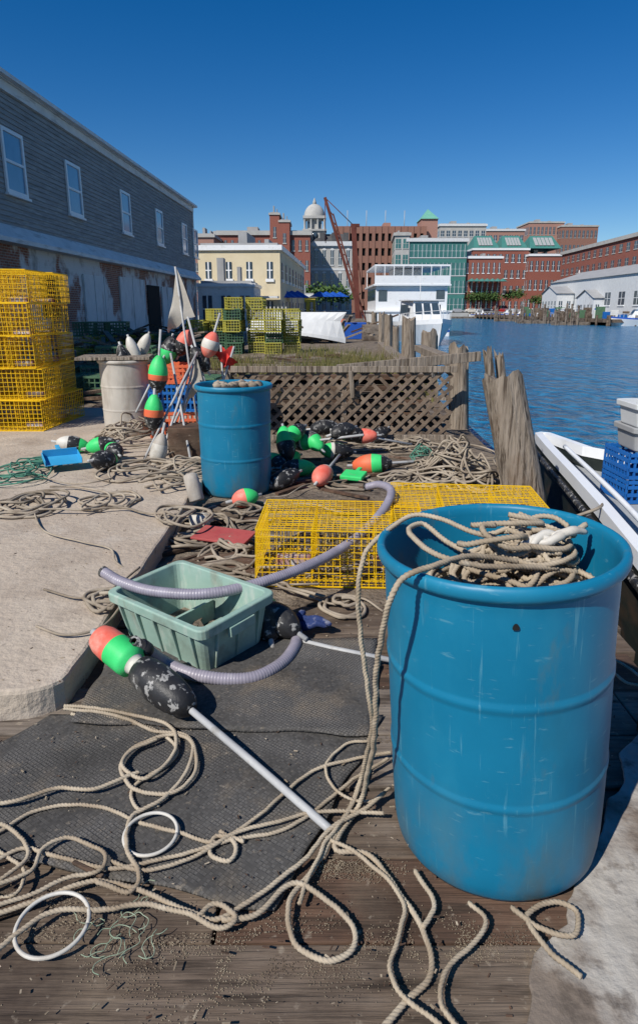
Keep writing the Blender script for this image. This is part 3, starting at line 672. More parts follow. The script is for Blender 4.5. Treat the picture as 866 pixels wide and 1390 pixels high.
mb=MB(); mb.lathe([(.001,0),(.05,0),(.055,.01),(.055,.16),(.05,.2),(.03,.21),(.001,.21)],20,axisM(G(268,680,.1),(-.3,.3,1))); mb.obj('plastic_jug','drumg')
mb=MB(); Mx=Matrix.Translation(G(480,648,.05))@Matrix.Rotation(-.4,4,'Z')@Matrix.Rotation(.15,4,'X'); mb.box(-.10,.10,-.08,.08,0,.04,0,Mx); mb.box(-.02,.02,.08,.18,.01,.03,0,Mx); mb.obj('green_scoop','gre',bevel=.015)
mb=MB(); mb.tube([G(400,868,.03),G(450,880,.03),G(540,898,.03)],.012,10); mb.obj('aluminium_pole','pvc')
mb=MB(); c=G(412,852,.03)
for k,(dx,dy,l,t) in enumerate([(0,0,.10,.5),(.02,-.02,.09,.1),(.03,0,.1,-.1),(.02,.02,.1,-.35),(-.02,.03,.07,1.2)]):
    p=c+Vector((dx,dy,.012+.006*k)); q=p+Vector((l*math.cos(t),l*math.sin(t)*.8-.02,.005)); mb.tube(spline([p-(q-p)*.3,p,(p+q)/2+Vector((0,0,.015)),q],.01),.017,10,0,taper=lambda t:1.3-.6*t if t<.95 else .4)
mb.obj('work_glove','navy')
mb=MB(); rnd=random.Random(9)
for k in range(2600):
    y=rnd.uniform(.9,5.5); x=rnd.uniform(-.5*y-.3,edge(y)-.05)
    onslab = x<-.95 and y>2.05
    if onslab and rnd.random()<.6: continue
    zz=.12 if onslab else (.022 if (x<.35 and y<2.6) else .004)
    s=rnd.choice([.0012,.0018,.002,.003,.004]); L=s*rnd.uniform(1,5)
    Mx=Matrix.Translation((x,y,zz+s*.4))@Matrix.Rotation(rnd.uniform(0,3.1),4,'Z')@Matrix.Rotation(rnd.uniform(-.3,.3),4,'X')
    mb.box(-L/2,L/2,-s/2,s/2,-s/3,s/3,rnd.choice([0,1,1,2]),Mx)
mb.obj('deck_debris',['rope','wood3','sand'])
mb=MB()
for k in range(90):
    c=G(rnd.uniform(230,560),rnd.uniform(590,800),.02) if k<70 else Vector((rnd.uniform(-6,1),rnd.uniform(8.5,13),.03)); a=rnd.uniform(-.8,.8); l=rnd.uniform(.05,.32)
    if c.x>1.3 or (c.y<3.9 and c.x>-.4) or c.y<2.9: continue
    d=Vector((math.cos(a),math.sin(a),rnd.uniform(-.03,.08)))*l; mb.beam(c-d,c+d,rnd.uniform(.02,.08),.02,rnd.choice([0,1,1]))
mb.obj('scrap_lumber',['wood2','wood3'])
# ---------------------------------------------------------------- lattice fence
fe=empty('lattice_fence',(0,0,0)); mb=MB(); Yf=7.25; x0,x1,z0,z1=-1.0,1.50,.05,.80
s=.138; rl=random.Random(8)
def clip(xa,za,dx,dz):
    t0,t1=-99,99
    for (p,d,lo,hi) in ((xa,dx,x0,x1),(za,dz,z0,z1)):
        a,b=(lo-p)/d,(hi-p)/d
        if a>b:a,b=b,a
        t0=max(t0,a);t1=min(t1,b)
    return (t0,t1) if t1-t0>.02 else None
for i in range(-25,45):
    for sg,yo in ((1,0),(-1,.012)):
        xa=x0+i*s+rl.uniform(-.008,.008); c=clip(xa,z0,.7071*sg,.7071)
        if c:
            if rl.random()<.06: c=(c[0],c[0]+(c[1]-c[0])*rl.uniform(.3,.8))
            dx=.7071*sg
            a=Vector((xa+dx*c[0],Yf+yo,z0+.7071*c[0])); b=Vector((xa+dx*c[1]+rl.uniform(-.01,.01),Yf+yo,z0+.7071*c[1])); mb.beam(a,b,.038,.008,0,up=Vector((0,-1,0)))
mb.obj('lattice_slats','lat',fe)
mb=MB(); mb.box(x0-.05,x1+.05,Yf-.035,Yf-.01,z1-.02,z1+.05); mb.box(x0-.05,x1+.05,Yf-.035,Yf-.01,z0-.05,z0+.02); mb.box(x0-.05,x0+.01,Yf-.036,Yf-.008,z0+.025,z1-.025); mb.box(.25,.31,Yf+.022,Yf+.08,0,z1+.03)
mb.beam((.2,Yf+.1,.80),(1.9,Yf+.4,.93),.05,.11); mb.beam((.35,Yf-.06,.8),(.38,Yf-.05,.5),.05,.06)
mb.obj('rails','pile',fe,bevel=.004)
# dark boards added behind the lattice so its gaps look shaded
mb=MB()
for k in range(9):
    z=.08+.075*k; mb.beam((-1.0+rl.uniform(-.15,.1),Yf+.45+rl.uniform(-.05,.05),z),(1.45+rl.uniform(-.2,.1),Yf+.55+rl.uniform(-.05,.05),z+rl.uniform(-.01,.02)),.12,.06,k%2)
mb.obj('added_dark_boards',['wood3','dark'],bevel=.006)
# ---------------------------------------------------------------- pilings
def piling(base,top,r,seed,name='wood_piling',n=32,jag=.06,slant=0):
    mb=MB(); base=Vector(base);top=Vector(top);ax=top-base;Mx=axisM(base,ax);L=ax.length
    vs=[];fs=[];m=24
    for i in range(m+1):
        t=i/m
        for k in range(n):
            a=2*math.pi*k/n; q=Vector((math.cos(a)*2,math.sin(a)*2,t*1.2+seed*7)); rr=r*(1+.12*noise.noise(q)+.10*noise.noise(Vector((math.cos(a)*5,math.sin(a)*5,seed+t*.8)))-.10*max(0,noise.noise(Vector((math.cos(a)*11,math.sin(a)*11,seed+t*.4)))))*(1-.10*t)
            z=L*t+((jag*noise.noise(Vector((math.cos(a)*1.6,math.sin(a)*1.6,seed)))*1.6+.03*noise.noise(Vector((math.cos(a)*6,math.sin(a)*6,seed)))+slant*math.cos(a+.4)) if i==m else 0)
            vs.append(Mx@Vector((rr*math.cos(a),rr*math.sin(a),z)))
    for i in range(m):
        for k in range(n): fs.append((i*n+k,i*n+(k+1)%n,(i+1)*n+(k+1)%n,(i+1)*n+k))
    mb.add(vs,fs,0,True)
    top_v=vs[m*n:m*n+n]+[Mx@Vector((0,0,L-.03))]; mb.add(top_v,[(k,(k+1)%n,n) for k in range(n)],0)
    return mb.obj(name,'pile')
piling((1.98,5.0,-1.2),PY(682,512,5.15),.175,1,slant=.05)
piling((1.72,5.6,-.3),PY(661,477,5.7),.045,2); piling((1.80,5.65,-.3),PY(677,482,5.8),.045,3)
piling((1.84,8.0,-1.2),PY(622,470,8.1),.13,4)
for i,(px,pt,w,Y) in enumerate([(555,432,20,17.3),(583,450,24,16.3),(527,428,12,22),(518,425,9,27),(508,424,8,33),(537,444,10,24)]):
    t=PY(px,pt,Y); piling((t.x+.05,Y,-1.5),t,w*Y/F/2,10+i,jag=.1)
mb=MB(); mb.beam((1.75,8.0,.80),(2.0,13,.72),.2,.12); mb.beam((1.9,11,.1),(2.3,24,.15),.3,.3); mb.obj('bulkhead_cap_timber','pile',bevel=.01)
# ---------------------------------------------------------------- work boat at right
we=empty('work_boat',(0,0,0))
out=[(.9,-2.0),(1.30,0),(1.62,1.9),(1.88,3.5),(2.06,4.5),(2.2,5.4),(2.36,6.5),(2.47,7.15),(2.56,7.2),(2.62,6.9),(2.72,6.4),(2.95,6.1),(3.8,6.0),(5.0,5.95),(5.1,4),(5.0,0),(4.8,-2)]
c=Vector((3.3,3.0,0)); n=len(out)
mb=MB(); zg=lambda y:.08+.004*y
def ringo(off,z): 
    r=[]
    for x,y in out:
        d=Vector((c.x-x,0,0)); d.normalize()
        r.append(Vector((x+(d.x*off),y-(off if y>5.5 and x>2.5 else 0),z if not callable(z) else z(y))))
    return r
def strip(a,b,mat): mb.add(a+b,[(i,(i+1)%n,n+(i+1)%n,n+i) for i in range(n)],mat,False)
r0=ringo(.12,-1.3); r1=ringo(.02,-.45); r2=ringo(0,lambda y:zg(y)-.10); r3=ringo(-.02,lambda y:zg(y)-.10); r4=ringo(-.02,zg); r5=ringo(.06,lambda y:zg(y)+.004); r6=ringo(.065,-.1)
strip(r0,r1,0);strip(r1,r2,0);strip(r2,r3,2);strip(r3,r4,2);strip(r4,r5,1);strip(r5,r6,1)
mb.add([Vector((p.x,p.y,-.12)) for p in ringo(.05,0)],[tuple(range(n))],3)
mb.obj('hull',['hulld','clean','clean','deckg'],we)
mb=MB(); mb.tube(spline([Vector((x-.035,y,zg(y)-.16)) for x,y in out[:8]],.05),.03,8,0); mb.obj('rub_rail','blk',we)
mb=MB(); mb.tube(spline([Vector((x+.19,y,zg(y)-.02)) for x,y in out[1:7]],.1),.022,8,0); mb.obj('inner_rail','clean',we)
mb=MB(); mb.tube(spline([Vector((1.74,4.3,.02)),Vector((2.0,4.35,.1)),Vector((2.2,4.8,.02)),Vector((2.4,5.2,-.08))],.02),.012,6); mb.obj('mooring_line','rope2',we)
basket('fish_basket',(2.86,5.35,-.11),.05,.62,.42,.2,'blue2'); basket('fish_basket',(2.86,5.35,.10),.03,.62,.42,.22,'blue2')
mb=MB(); tray(mb,.6,.4,.2,.52,.34,.01); o=mb.obj('bait_tote','roofg',bevel=.003); o.location=(2.86,5.3,.33)
mb=MB(); tray(mb,.6,.4,.2,.52,.34,.01); o=mb.obj('bait_tote','lead',bevel=.003); o.location=(2.87,5.32,.52)
mb=MB()
for s_ in range(2): mb.tube(spline(coilpath(2.86,5.2,.56,.14,3,.16,seed=60+s_),.03),.01,6)
mb.tube(spline([Vector((2.75,5.1,.72)),Vector((2.72,5.08,.6)),Vector((2.76,5.07,.35)),Vector((2.78,5.06,.1))],.03),.012,6); mb.obj('hanging_rope','rope')
# ---------------------------------------------------------------- left clapboard warehouse
p0=Vector((-8.75,17.7,0)); p1=Vector((-7.85,42,0)); u=(p1-p0).normalized(); nn=Vector((u.y,-u.x,0))
rz=math.atan2(u.y,u.x)-math.pi/2
be=empty('clapboard_warehouse',p0,rz)
def wallpt(px,py):
    d=ray(px,py); o=Vector((0,0,H)); t=(p0-o).dot(nn)/d.dot(nn); p=o+d*t; q=p-p0; return q.dot(u),p.z
y0,y1=-14,24.6; ZR=7.5; ZB=3.7
mb=MB(); mb.box(-14,-.02,y0,y1,0,ZB); mb.obj('brick_wall','bleft',be)
mb=MB(); mb.box(-14,-.03,y0+.01,y1-.01,ZB,ZR-.02,0); nb=27; bh=(ZR-ZB)/nb
for i in range(nb):
    z=ZB+i*bh; mb.add([(.034,y0,z),(.034,y1,z),(.002,y1,z+bh),(.002,y0,z+bh),(-.02,y0,z),(-.02,y1,z)],[(0,1,2,3),(4,5,1,0)],0)
mb.obj('clapboards','clap',be)
mb=MB(); mb.box(-14.2,.18,y0-.1,y1+.15,ZR,ZR+.10); mb.box(.03,.10,y0,y1+.1,ZR-.25,ZR-.002); mb.box(-.1,.065,y1,y1+.14,0,ZR-.252)
mb.box(.2,.34,y0-.1,y1+.15,ZR+.02,ZR+.13)
mb.obj('eave_trim','trim',be)
mb=MB(); mb.add([(.3,y0,ZR+.135),(.3,y1+.1,ZR+.135),(-7,y1+.1,ZR+1.2),(-7,y0,ZR+1.2)],[(0,1,2,3)]); mb.add([(-14.2,y0,ZR+.135),(-14.2,y1+.1,ZR+.135),(-7,y1+.1,ZR+1.2),(-7,y0,ZR+1.2)],[(3,2,1,0)]); mb.obj('roof','roof',be)
mb=MB(); mb.add([(.03,y0,ZB+.05),(.03,y1,ZB+.05),(.42,y1,ZB-.35),(.42,y0,ZB-.35),(.42,y1,ZB-.47),(.42,y0,ZB-.47),(-.02,y1,ZB-.47),(-.02,y0,ZB-.47)],[(0,1,2,3),(3,2,4,5),(5,4,6,7)]); mb.obj('skirt_board','trim',be)
wn=MB(); wt=MB()
zt=wallpt(3,172)[1]; zb=wallpt(12,262)[1]
for px in (19,99,168.5,214,248,263,-80,-200):
    s_,_=wallpt(px,230+ (px*.25)); w=.62
    wn.box(.035,.045,s_-w+.09,s_+w-.09,zb+.09,zt-.09)
    for a_,b_,c_,d_ in ((s_-w,s_-w+.1,zb,zt),(s_+w-.1,s_+w,zb,zt),(s_-w+.1,s_+w-.1,zt-.1,zt),(s_-w+.1,s_+w-.1,zb,zb+.1),(s_-w+.1,s_+w-.1,(zb+zt)/2-.035,(zb+zt)/2+.035)):
        wt.box(.03,.085,a_,b_,c_,d_)
    wt.box(.03,.14,s_-w-.05,s_+w+.05,zb-.07,zb-.003)
wn.obj('windows','glassb',be); wt.obj('window_frames','clean',be)
mb=MB()
for pa,pb_,zt_ in ((118,146,2.7),(166,199,2.8),(222,236,2.6)):
    a_=wallpt(pa,440)[0];b_=wallpt(pb_,440)[0]; mb.box(-.01,.035,a_,b_,.1,zt_); 
    mb.box(.037,.06,a_,a_+.1,.1,zt_);mb.box(.037,.06,b_-.1,b_,.1,zt_);mb.box(.037,.06,(a_+b_)/2-.05,(a_+b_)/2+.05,.1,zt_)
mb.obj('doors','door',be)
mb=MB(); mb.box(-.01,.03,wallpt(203,440)[0],wallpt(219,440)[0],.05,2.6); mb.box(-.01,.02,wallpt(60,430)[0],wallpt(84,430)[0],1.2,2.6); mb.obj('painted_openings','dark',be)  # near-black panels; the shade inside the openings is painted on
mb=MB()
for k in range(80):
    c=Vector((rnd.uniform(-7,-3.6),rnd.uniform(14,26),rnd.uniform(.05,.9))); a=rnd.uniform(0,3.1); l=rnd.uniform(.3,1.2); d=Vector((math.cos(a),math.sin(a),rnd.uniform(-.4,.4)))*l
    mb.beam(c-d,c+d,.12,.05,rnd.choice([0,1,2]))
for k in range(55):
    c=Vector((rnd.uniform(-1.2,3.0),rnd.uniform(27,42),rnd.uniform(.05,.8))); a=rnd.uniform(0,3.1); l=rnd.uniform(.4,1.6); d=Vector((math.cos(a),math.sin(a)*.5,rnd.uniform(-.5,.5)))*l
    mb.beam(c-d,c+d,.16,.07,rnd.choice([0,1,2]))
for k in range(90):
    c=Vector((rnd.uniform(-6,1.6),rnd.uniform(9,20),rnd.uniform(.03,.16))); a=rnd.uniform(-.7,.7); l=rnd.uniform(.2,1.1); d=Vector((math.cos(a),math.sin(a),rnd.uniform(-.12,.12)))*l
    mb.beam(c-d,c+d,.12,.05,rnd.choice([0,1,2]))
mb.obj('lumber_pile',['wood2','wood3','pile'])
mb=MB()
for k in range(12):
    y=8.6+k*.9; mb.box(-3.4,edge(y)-.05,y,y+.75,.005+rnd.uniform(0,.03),.05+rnd.uniform(0,.02),k%2)
mb.obj('old_deck_planks',['wood2','wood1'],bevel=.01)
mb=MB()
for k in range(4200):
    cl=[(-.6,14,1.2),(.9,13,.9),(1.2,17,1),(-2,16,1),(0,20,1.5),(-1,11,.5),(1.5,10.5,.4),(.3,15,.8)][k%8]
    x=rnd.gauss(cl[0],cl[2]*.5);y=rnd.gauss(cl[1],cl[2]*.6); x=min(x,edge(y)-.1); h=rnd.uniform(.10,.46); a=rnd.uniform(0,6.3); dx=math.cos(a)*.012;dy=math.sin(a)*.012; lx=rnd.uniform(-.12,.12)
    mb.add([(x-dx,y-dy,0.03),(x+dx,y+dy,0.03),(x+lx*.5+dx*.7,y,h*.6),(x+lx,y+lx*.3,h),(x+lx*.5-dx*.7,y,h*.6)],[(0,1,2,3,4)],0)
mb.obj('dry_grass','grass')
# ---------------------------------------------------------------- boats
def hullm(mb,L,B,D,flare=.75,m=(0,1,2),n=16,sheer=.35):
    secs=[]
    for i in range(n+1):
        t=i/n; hb=B/2*(1-max(0,(t-.35)/.65)**2.4)*(.9+.1*min(1,t*3)); zd=D+sheer*t*t; x=t*L
        hb=max(hb,.02)
        secs.append([(x,0,-.4),(x-.06*L*t,hb*flare*(1-.35*t),.0),(x,hb,zd*.82),(x+.0,hb*1.02,zd),(x,hb*.94,zd),(x,hb*.92,zd-.2*D)])
    for sg in (1,-1):
        vs=[(p[0],sg*p[1],p[2]) for s in secs for p in s]; fs=[];ml=[];k=6
        for i in range(n):
            for j in range(k-1):
                f=(i*k+j,(i+1)*k+j,(i+1)*k+j+1,i*k+j+1); fs.append(f if sg<0 else f[::-1]); ml.append(m[1] if j==2 else m[0])
        mb.add(vs,fs,ml,False)
    s=secs[0]; mb.add([(p[0],p[1],p[2]) for p in s[:4]]+[(p[0],-p[1],p[2]) for p in reversed(s[:4])],[tuple(range(8))],m[0])
    for i in range(n):
        a,b=secs[i][5],secs[i+1][5]; mb.add([(a[0],-a[1],a[2]),(b[0],-b[1],b[2]),(b[0],b[1],b[2]),(a[0],a[1],a[2])],[(0,1,2,3)],m[2])
def boat(name,loc,rot,L,B,D,cab=None,hm='clean',stripe='tarp',mast=0):
    e=empty(name,loc,rot); mb=MB(); hullm(mb,L,B,D); mb.obj('hull',[hm,stripe,'deckg'],e)
    if cab:
        x0,x1,h=cab; mb=MB(); w=B*.34; z0=D*.8
        mb.add([(x0,-w,z0),(x1,-w*.8,z0),(x1,w*.8,z0),(x0,w,z0),(x0,-w*.9,z0+h),(x1-h*.6,-w*.7,z0+h),(x1-h*.6,w*.7,z0+h),(x0,w*.9,z0+h)],[(0,1,5,4),(1,2,6,5),(2,3,7,6),(3,0,4,7),(4,5,6,7)],0)
        mb.box(x0-.3,x1-h*.45,-w*.98,w*.98,z0+h,z0+h+.08); 
        wv=MB()
        for sg in (-1,1):
            for k in range(3):
                xa=x0+.2+k*(x1-x0-h*.6-.4)/3; xb=xa+(x1-x0-h*.6-.4)/3-.12
                wv.add([(xa,sg*(w*.955+.02),z0+h*.5),(xb,sg*(w*.93+.02),z0+h*.5),(xb,sg*(w*.88+.03),z0+h*.85),(xa,sg*(w*.91+.03),z0+h*.85)],[(0,1,2,3)],0)
        for sy in (-1,0,1):
            wv.add([(x1-h*.28+.02,sy*w*.48-w*.2,z0+h*.5),(x1-h*.28+.02,sy*w*.48+w*.2,z0+h*.5),(x1-h*.52+.02,sy*w*.46+w*.18,z0+h*.9),(x1-h*.52+.02,sy*w*.46-w*.18,z0+h*.9)],[(0,1,2,3)],0)
        mb.obj('cabin','clean',e); wv.obj('cabin_windows','glass',e)
    mb=MB()
    for sg in (-1,1):
        P=[];
        for i in range(7):
            t=.5+.49*i/6; hb=B/2*(1-max(0,(t-.35)/.65)**2.4)*.95; P.append(Vector((t*L,sg*hb,D+.35*t*t+.55)))
            mb.beam(P[-1]-Vector((0,0,.55)),P[-1],.03,.03)
        mb.tube(P,.02,6)
    if mast:
        mb.tube([(L*.5,0,D),(L*.5,0,mast/2),(L*.5,0,mast)],.08,8); mb.tube([(L*.5,0,D+1.4),(L*.1,0,D+1.5)],.09,8)
        mb.tube([(L*.5,0,mast),(L,0,D+.3)],.02,4); mb.tube([(L*.5,0,mast),(0,0,D)],.02,4)
    else: mb.tube([(L*.35,0,D+.5),(L*.35,0,D+3.4)],.03,5)
    mb.obj('rails','lead',e); return e
b=PY(582,463,46); boat('motor_cruiser',(b.x-.3,54.5,WL),math.radians(-84),9.5,4.0,1.5,cab=(2.2,6.2,1.9),stripe='clean')
e=empty('tour_boat',(PY(507,400,62).x,62,WL),0)
Wt=PY(612,400,62).x-PY(507,400,62).x
mb=MB(); mb.prism([(0,0),(Wt,0),(Wt+.2,3),(Wt,13),(Wt*.5,17),(0,13),(-.2,3)],-.4,2.2); mb.prism([(-.15,-.1),(Wt+.15,-.1),(Wt+.3,3),(Wt+.15,13),(-.15,13),(-.3,3)],2.2,2.35); mb.box(.25,Wt-.25,.5,11,2.35,4.6); mb.box(.0,Wt,.1,12,4.6,4.75); mb.box(.1,Wt-.1,.4,11.5,6.35,6.5); mb.box(.1,Wt-.1,.15,.2,4.75,5.5)
for k in range(9):
    x=.15+(Wt-.3)*k/8; mb.beam((x,.3,4.75),(x,.3,6.35),.07,.07); mb.beam((x,11,4.75),(x,11,6.35),.07,.07)
mb.box(2.2,Wt-2.2,4,8,4.75,6.3)
mb.obj('superstructure','clean',e)
mb=MB()
for k in range(8): mb.box(.22,.24,1+k*1.25,1.9+k*1.25,3.3,4.3); mb.box(Wt-.24,Wt-.22,1+k*1.25,1.9+k*1.25,3.3,4.3)
mb.box(.5,1.3,.47,.49,3.2,4.2); mb.box(Wt-1.3,Wt-.5,.47,.49,3.2,4.2)
mb.obj('cabin_windows','glass',e)
mb=MB(); mb.box(-.02,Wt+.02,-.03,-.01,.4,.6); mb.obj('hull_stripe','tarp',e)
for (px,Y,L,B,rot,nm,mast,hm) in [(718,150,7.5,3.0,.15,'cabin_boat',0,'clean'),(700,185,8,2.8,2.9,'cabin_boat',0,'clean'),(764,125,7,2.8,1.9,'lobster_boat',0,'hullg'),(775,150,8,2.8,.1,'sail_boat',11,'clean'),(800,135,9,3.0,3.0,'lobster_boat',0,'clean'),(838,122,8,3,.1,'lobster_boat',0,'clean'),(680,188,8,2.6,3.1,'cabin_boat',0,'hulld'),(650,188,7,2.4,0,'cabin_boat',0,'clean'),(822,118,7,2.6,2.8,'lobster_boat',0,'hulld'),(855,100,7,2.6,3.0,'lobster_boat',0,'clean'),(745,165,8,2.8,.3,'cabin_boat',0,'clean')]:
    x=(px-433)/F*Y*.985; boat(nm,(x-L/2*math.cos(rot),Y,WL),rot,L,B,1.1,cab=(1.8,4.4,1.6) if not mast else (2,4,.6),hm=hm,mast=mast)
e=empty('upturned_skiff',(-2.9,30,.95),0); e.rotation_euler=(math.radians(172),0,math.radians(-12)); mb=MB(); hullm(mb,4.2,1.6,.6,n=12); mb.obj('hull',['lead','lead','deckg'],e)
e=empty('dock_derrick',(0,0,0)); mb=MB(); Y=48
a=PY(486,445,Y);t=PY(480,306,Y); mb.beam(a,t,.34,.34)
a2=PY(494,445,Y);t2=PY(441,268,Y); mb.beam(a2,t2,.2,.2); mb.beam(PY(499,445,Y),PY(452,290,Y),.1,.1)
for k in range(12):
    q=k/12; mb.beam(a2.lerp(t2,q),PY(499,445,Y).lerp(PY(452,290,Y),min(1,q+.06)),.06,.06)
mb.tube([t2,(t2+t)/2,t],.03,5); mb.tube([t2,PY(442,330,Y)],.03,5); mb.tube([t,PY(498,445,Y+3)],.03,5); mb.box(PY(476,440,Y).x,PY(500,440,Y).x,47,49,0,.5)
mb.beam(PY(476,306,Y),PY(488,306,Y),.3,.2)
mb.obj('steel_frame','rust',e)
# ---------------------------------------------------------------- buildings
def bldg(name,loc,rot,W,D,z0,z1,wall,rows,cols,win='glass',trim='stone',wf=.5,hf=.6,roof='roofg',base=0,arch=False,par=.5,dcols=None,band=False,gab=0):
    e=empty(name,loc,rot); mb=MB(); mb.box(0,W,0,D,z0,z1); 
    if gab: mb.add([(0,0,z1),(0,D,z1),(0,D/2,z1+gab),(W,0,z1),(W,D,z1),(W,D/2,z1+gab)],[(0,2,1),(3,4,5)],0)
    mb.obj('walls',wall,e)
    tr=MB(); wn=MB(); rf=MB()
    if gab:
        rf.add([(-.3,-.3,z1-.05),(W+.3,-.3,z1-.05),(W+.3,D/2,z1+gab+.1),(-.3,D/2,z1+gab+.1),(W+.3,D+.3,z1-.05),(-.3,D+.3,z1-.05)],[(0,1,2,3),(3,2,4,5)],0)
    else:
        tr.box(-par*.5,W+par*.5,-par*.5,D+par*.5,z1-par,z1+.02); rf.box(.2,W-.2,.2,D-.2,z1+.02,z1+.2)
        rf.box(W*.3,W*.42,D*.3,D*.5,z1+.2,z1+1.8); rf.box(W*.66,W*.72,D*.3,D*.5,z1+.2,z1+1.2)
    hz=(z1-par-z0-base)/rows
    def face(n,Wd,f):
        cw=Wd/n
        for r in range(rows):
            za=z0+base+hz*(r+.5-hf/2); zb_=za+hz*hf
            if band: f(tr,0,Wd,zb_+hz*(1-hf)*.35,zb_+hz*(1-hf)*.6,.08)
            for c_ in range(n):
                a=cw*(c_+.5-wf/2); b_=a+cw*wf
                f(wn,a,b_,za,zb_,.05); f(tr,a-.1,b_+.1,za-.25,za-.02,.12)
                f(tr,(a+b_)/2-.05,(a+b_)/2+.05,za,zb_,.07)
                f(tr,a,b_,(za+zb_)/2-.04,(za+zb_)/2+.04,.065)
                if arch: f(tr,a-.1,b_+.1,zb_+.02,zb_+.3,.1); f(tr,a+.1,b_-.1,zb_+.3,zb_+.5,.1)
    face(cols,W,lambda m,a,b_,c_,d_,o:m.box(a,b_,-o,.0-.001,c_,d_))
    dc=dcols or max(1,int(cols*D/W))
    face(dc,D,lambda m,a,b_,c_,d_,o:m.box(-o,-.001,a,b_,c_,d_))
    face(dc,D,lambda m,a,b_,c_,d_,o:m.box(W+.001,W+o,a,b_,c_,d_))
    wn.obj('windows',win,e); tr.obj('trim',trim,e); rf.obj('roof',roof,e); return e
def pb2(name,px0,px1,pyt,Y,D,wall,rows,cols,z0=.3,**k):
    a=PY(px0,pyt,Y);b_=PY(px1,pyt,Y); return bldg(name,(a.x,Y,0),0,b_.x-a.x,D,z0,a.z,wall,rows,cols,**k)
a=PY(267,333,52); e=bldg('cream_building',(a.x,52.3,0),math.radians(-3),PY(380,333,52).x-a.x,25,0,a.z,'cream',2,4,trim='clean',wf=.28,hf=.42,roof='roofg',par=.35,dcols=8)
mb=MB(); mb.box(.5,6.3,-1.2,-.2,2.3,2.45); mb.box(-.3,6.9,-.3,-.27,0,1.0); mb.obj('porch_canopy','trim',e)
pb2('grey_shed',268,345,385,46,5,'trim',1,3,z0=0,trim='clean',par=.2)
pb2('wharf_shack',378,428,400,80,8,'yels',1,5,z0=0,trim='clean',par=.3,roof='roofg')
pb2('brick_office_building',292,421,314,150,25,'brick',4,14,wf=.4,hf=.5,par=.8)
pb2('brick_stair_tower',366,379,289,149,8,'brick',3,1,wf=.3,hf=.3,par=.4)
pb2('brick_stair_tower',379,393,299,148.9,8,'brick',3,1,wf=.3,hf=.3,par=.4)
pb2('brick_office_building',225,300,330,170,25,'brickp',3,8,wf=.5,hf=.4,par=.8)
pb2('stone_office_building',262,290,318,140,15,'brickp',4,4,wf=.4,hf=.4,par=.6)
Yc=165; z1=PY(445,328,Yc).z; a=PY(413,330,Yc); b_=PY(478,330,Yc)
e=bldg('custom_house',(a.x,Yc,0),0,b_.x-a.x,22,.3,z1,'stone',3,6,trim='lead',wf=.38,hf=.62,arch=True,par=1.0,band=True,roof='roof')
W=b_.x-a.x; mb=MB(); mb.add([(.5,.5,z1+.2),(W-.5,.5,z1+.2),(W-.5,21,z1+.2),(.5,21,z1+.2),(2,2.5,z1+2),(W-2,2.5,z1+2),(W-2,19,z1+2),(2,19,z1+2)],[(0,1,5,4),(1,2,6,5),(2,3,7,6),(3,0,4,7),(4,5,6,7)]); 
for k in range(4): mb.box(W*(k+.5)/4-.6,W*(k+.5)/4+.6,.3,1.6,z1,z1+2.1)
mb.obj('mansard_roof','roof',e)
cx=PY(427,300,Yc+4).x-a.x; zc=PY(427,322,Yc+4).z; zt_=PY(427,297,Yc+4).z; zd=PY(427,272,Yc+4).z; r=2.6
mb=MB(); mb.box(cx-r,cx+r,4-r,4+r,z1-.5,zc+1.2); mb.box(cx-r-.35,cx+r+.35,4-r-.35,4+r+.35,zc+1.2,zc+1.6)
mb.box(cx-r*.7,cx+r*.7,4-r*.7,4+r*.7,zc+1.6,zt_)
for sx in (-1,-.34,.34,1):
    for sy in (-1,1): 
        mb.lathe([(.3,zc+1.6),(.24,zc+2),(.24,zt_-.5),(.34,zt_-.2)],10,Matrix.Translation((cx+sx*r*.92,4+sy*r*.92,0)))
for sx in (-1,1):
    for sy in (-.34,.34): mb.lathe([(.3,zc+1.6),(.24,zc+2),(.24,zt_-.5),(.34,zt_-.2)],10,Matrix.Translation((cx+sx*r*.92,4+sy*r*.92,0)))
mb.box(cx-r-.2,cx+r+.2,4-r-.2,4+r+.2,zt_-.2,zt_+.4)
hd=zd-zt_-.4-.8; mb.lathe([(r*1.0*math.cos(t),zt_+.4+hd*math.sin(t)) for t in [k*math.pi/2/10 for k in range(10)]]+[(.5,zt_+.4+hd),(.4,zt_+hd+.9),(.05,zd+.6)],20,Matrix.Translation((cx,4,0)))
mb.obj('cupola','stone',e)
mb=MB()
for sx in (-.45,.45): mb.box(cx+sx*r-.4,cx+sx*r+.4,4-r*.7-.05,4-r*.7,zc+2,zt_-.9)
mb.lathe([(.01,0),(.9,.0),(.9,.08),(.01,.08)],18,Matrix.Translation((cx,4-r-.02,zc+.1))@Matrix.Rotation(math.pi/2,4,'X')); mb.obj('cupola_openings','glass',e)
Yg=215; a=PY(455,307,Yg); b_=PY(577,307,Yg); W=b_.x-a.x; e=empty('parking_garage',(a.x,Yg,0)); mb=MB(); dk=MB(); zt_=a.z; n=6; hz=(zt_-.3)/n
dk.box(.4,W-.4,.6,39,.3,zt_-.5)  # near-black core box, painted shade for the open parking levels
for k in range(n): mb.box(0,W,0,40,.3+hz*(k+.52),.3+hz*(k+1))
for k in range(15): mb.box(W*k/14-.5,W*k/14+.5,-.2,1,.3,zt_-.01)
mb.obj('brick_bands','brick2',e); dk.obj('painted_deck_shade','dark',e)
mb=MB(); mb.box(W*.97,W*1.15,2,12,.3,zt_+2.4); mb.box(W*.55,W*.63,4,10,zt_,zt_+1.5); mb.obj('stair_tower','brickp',e)
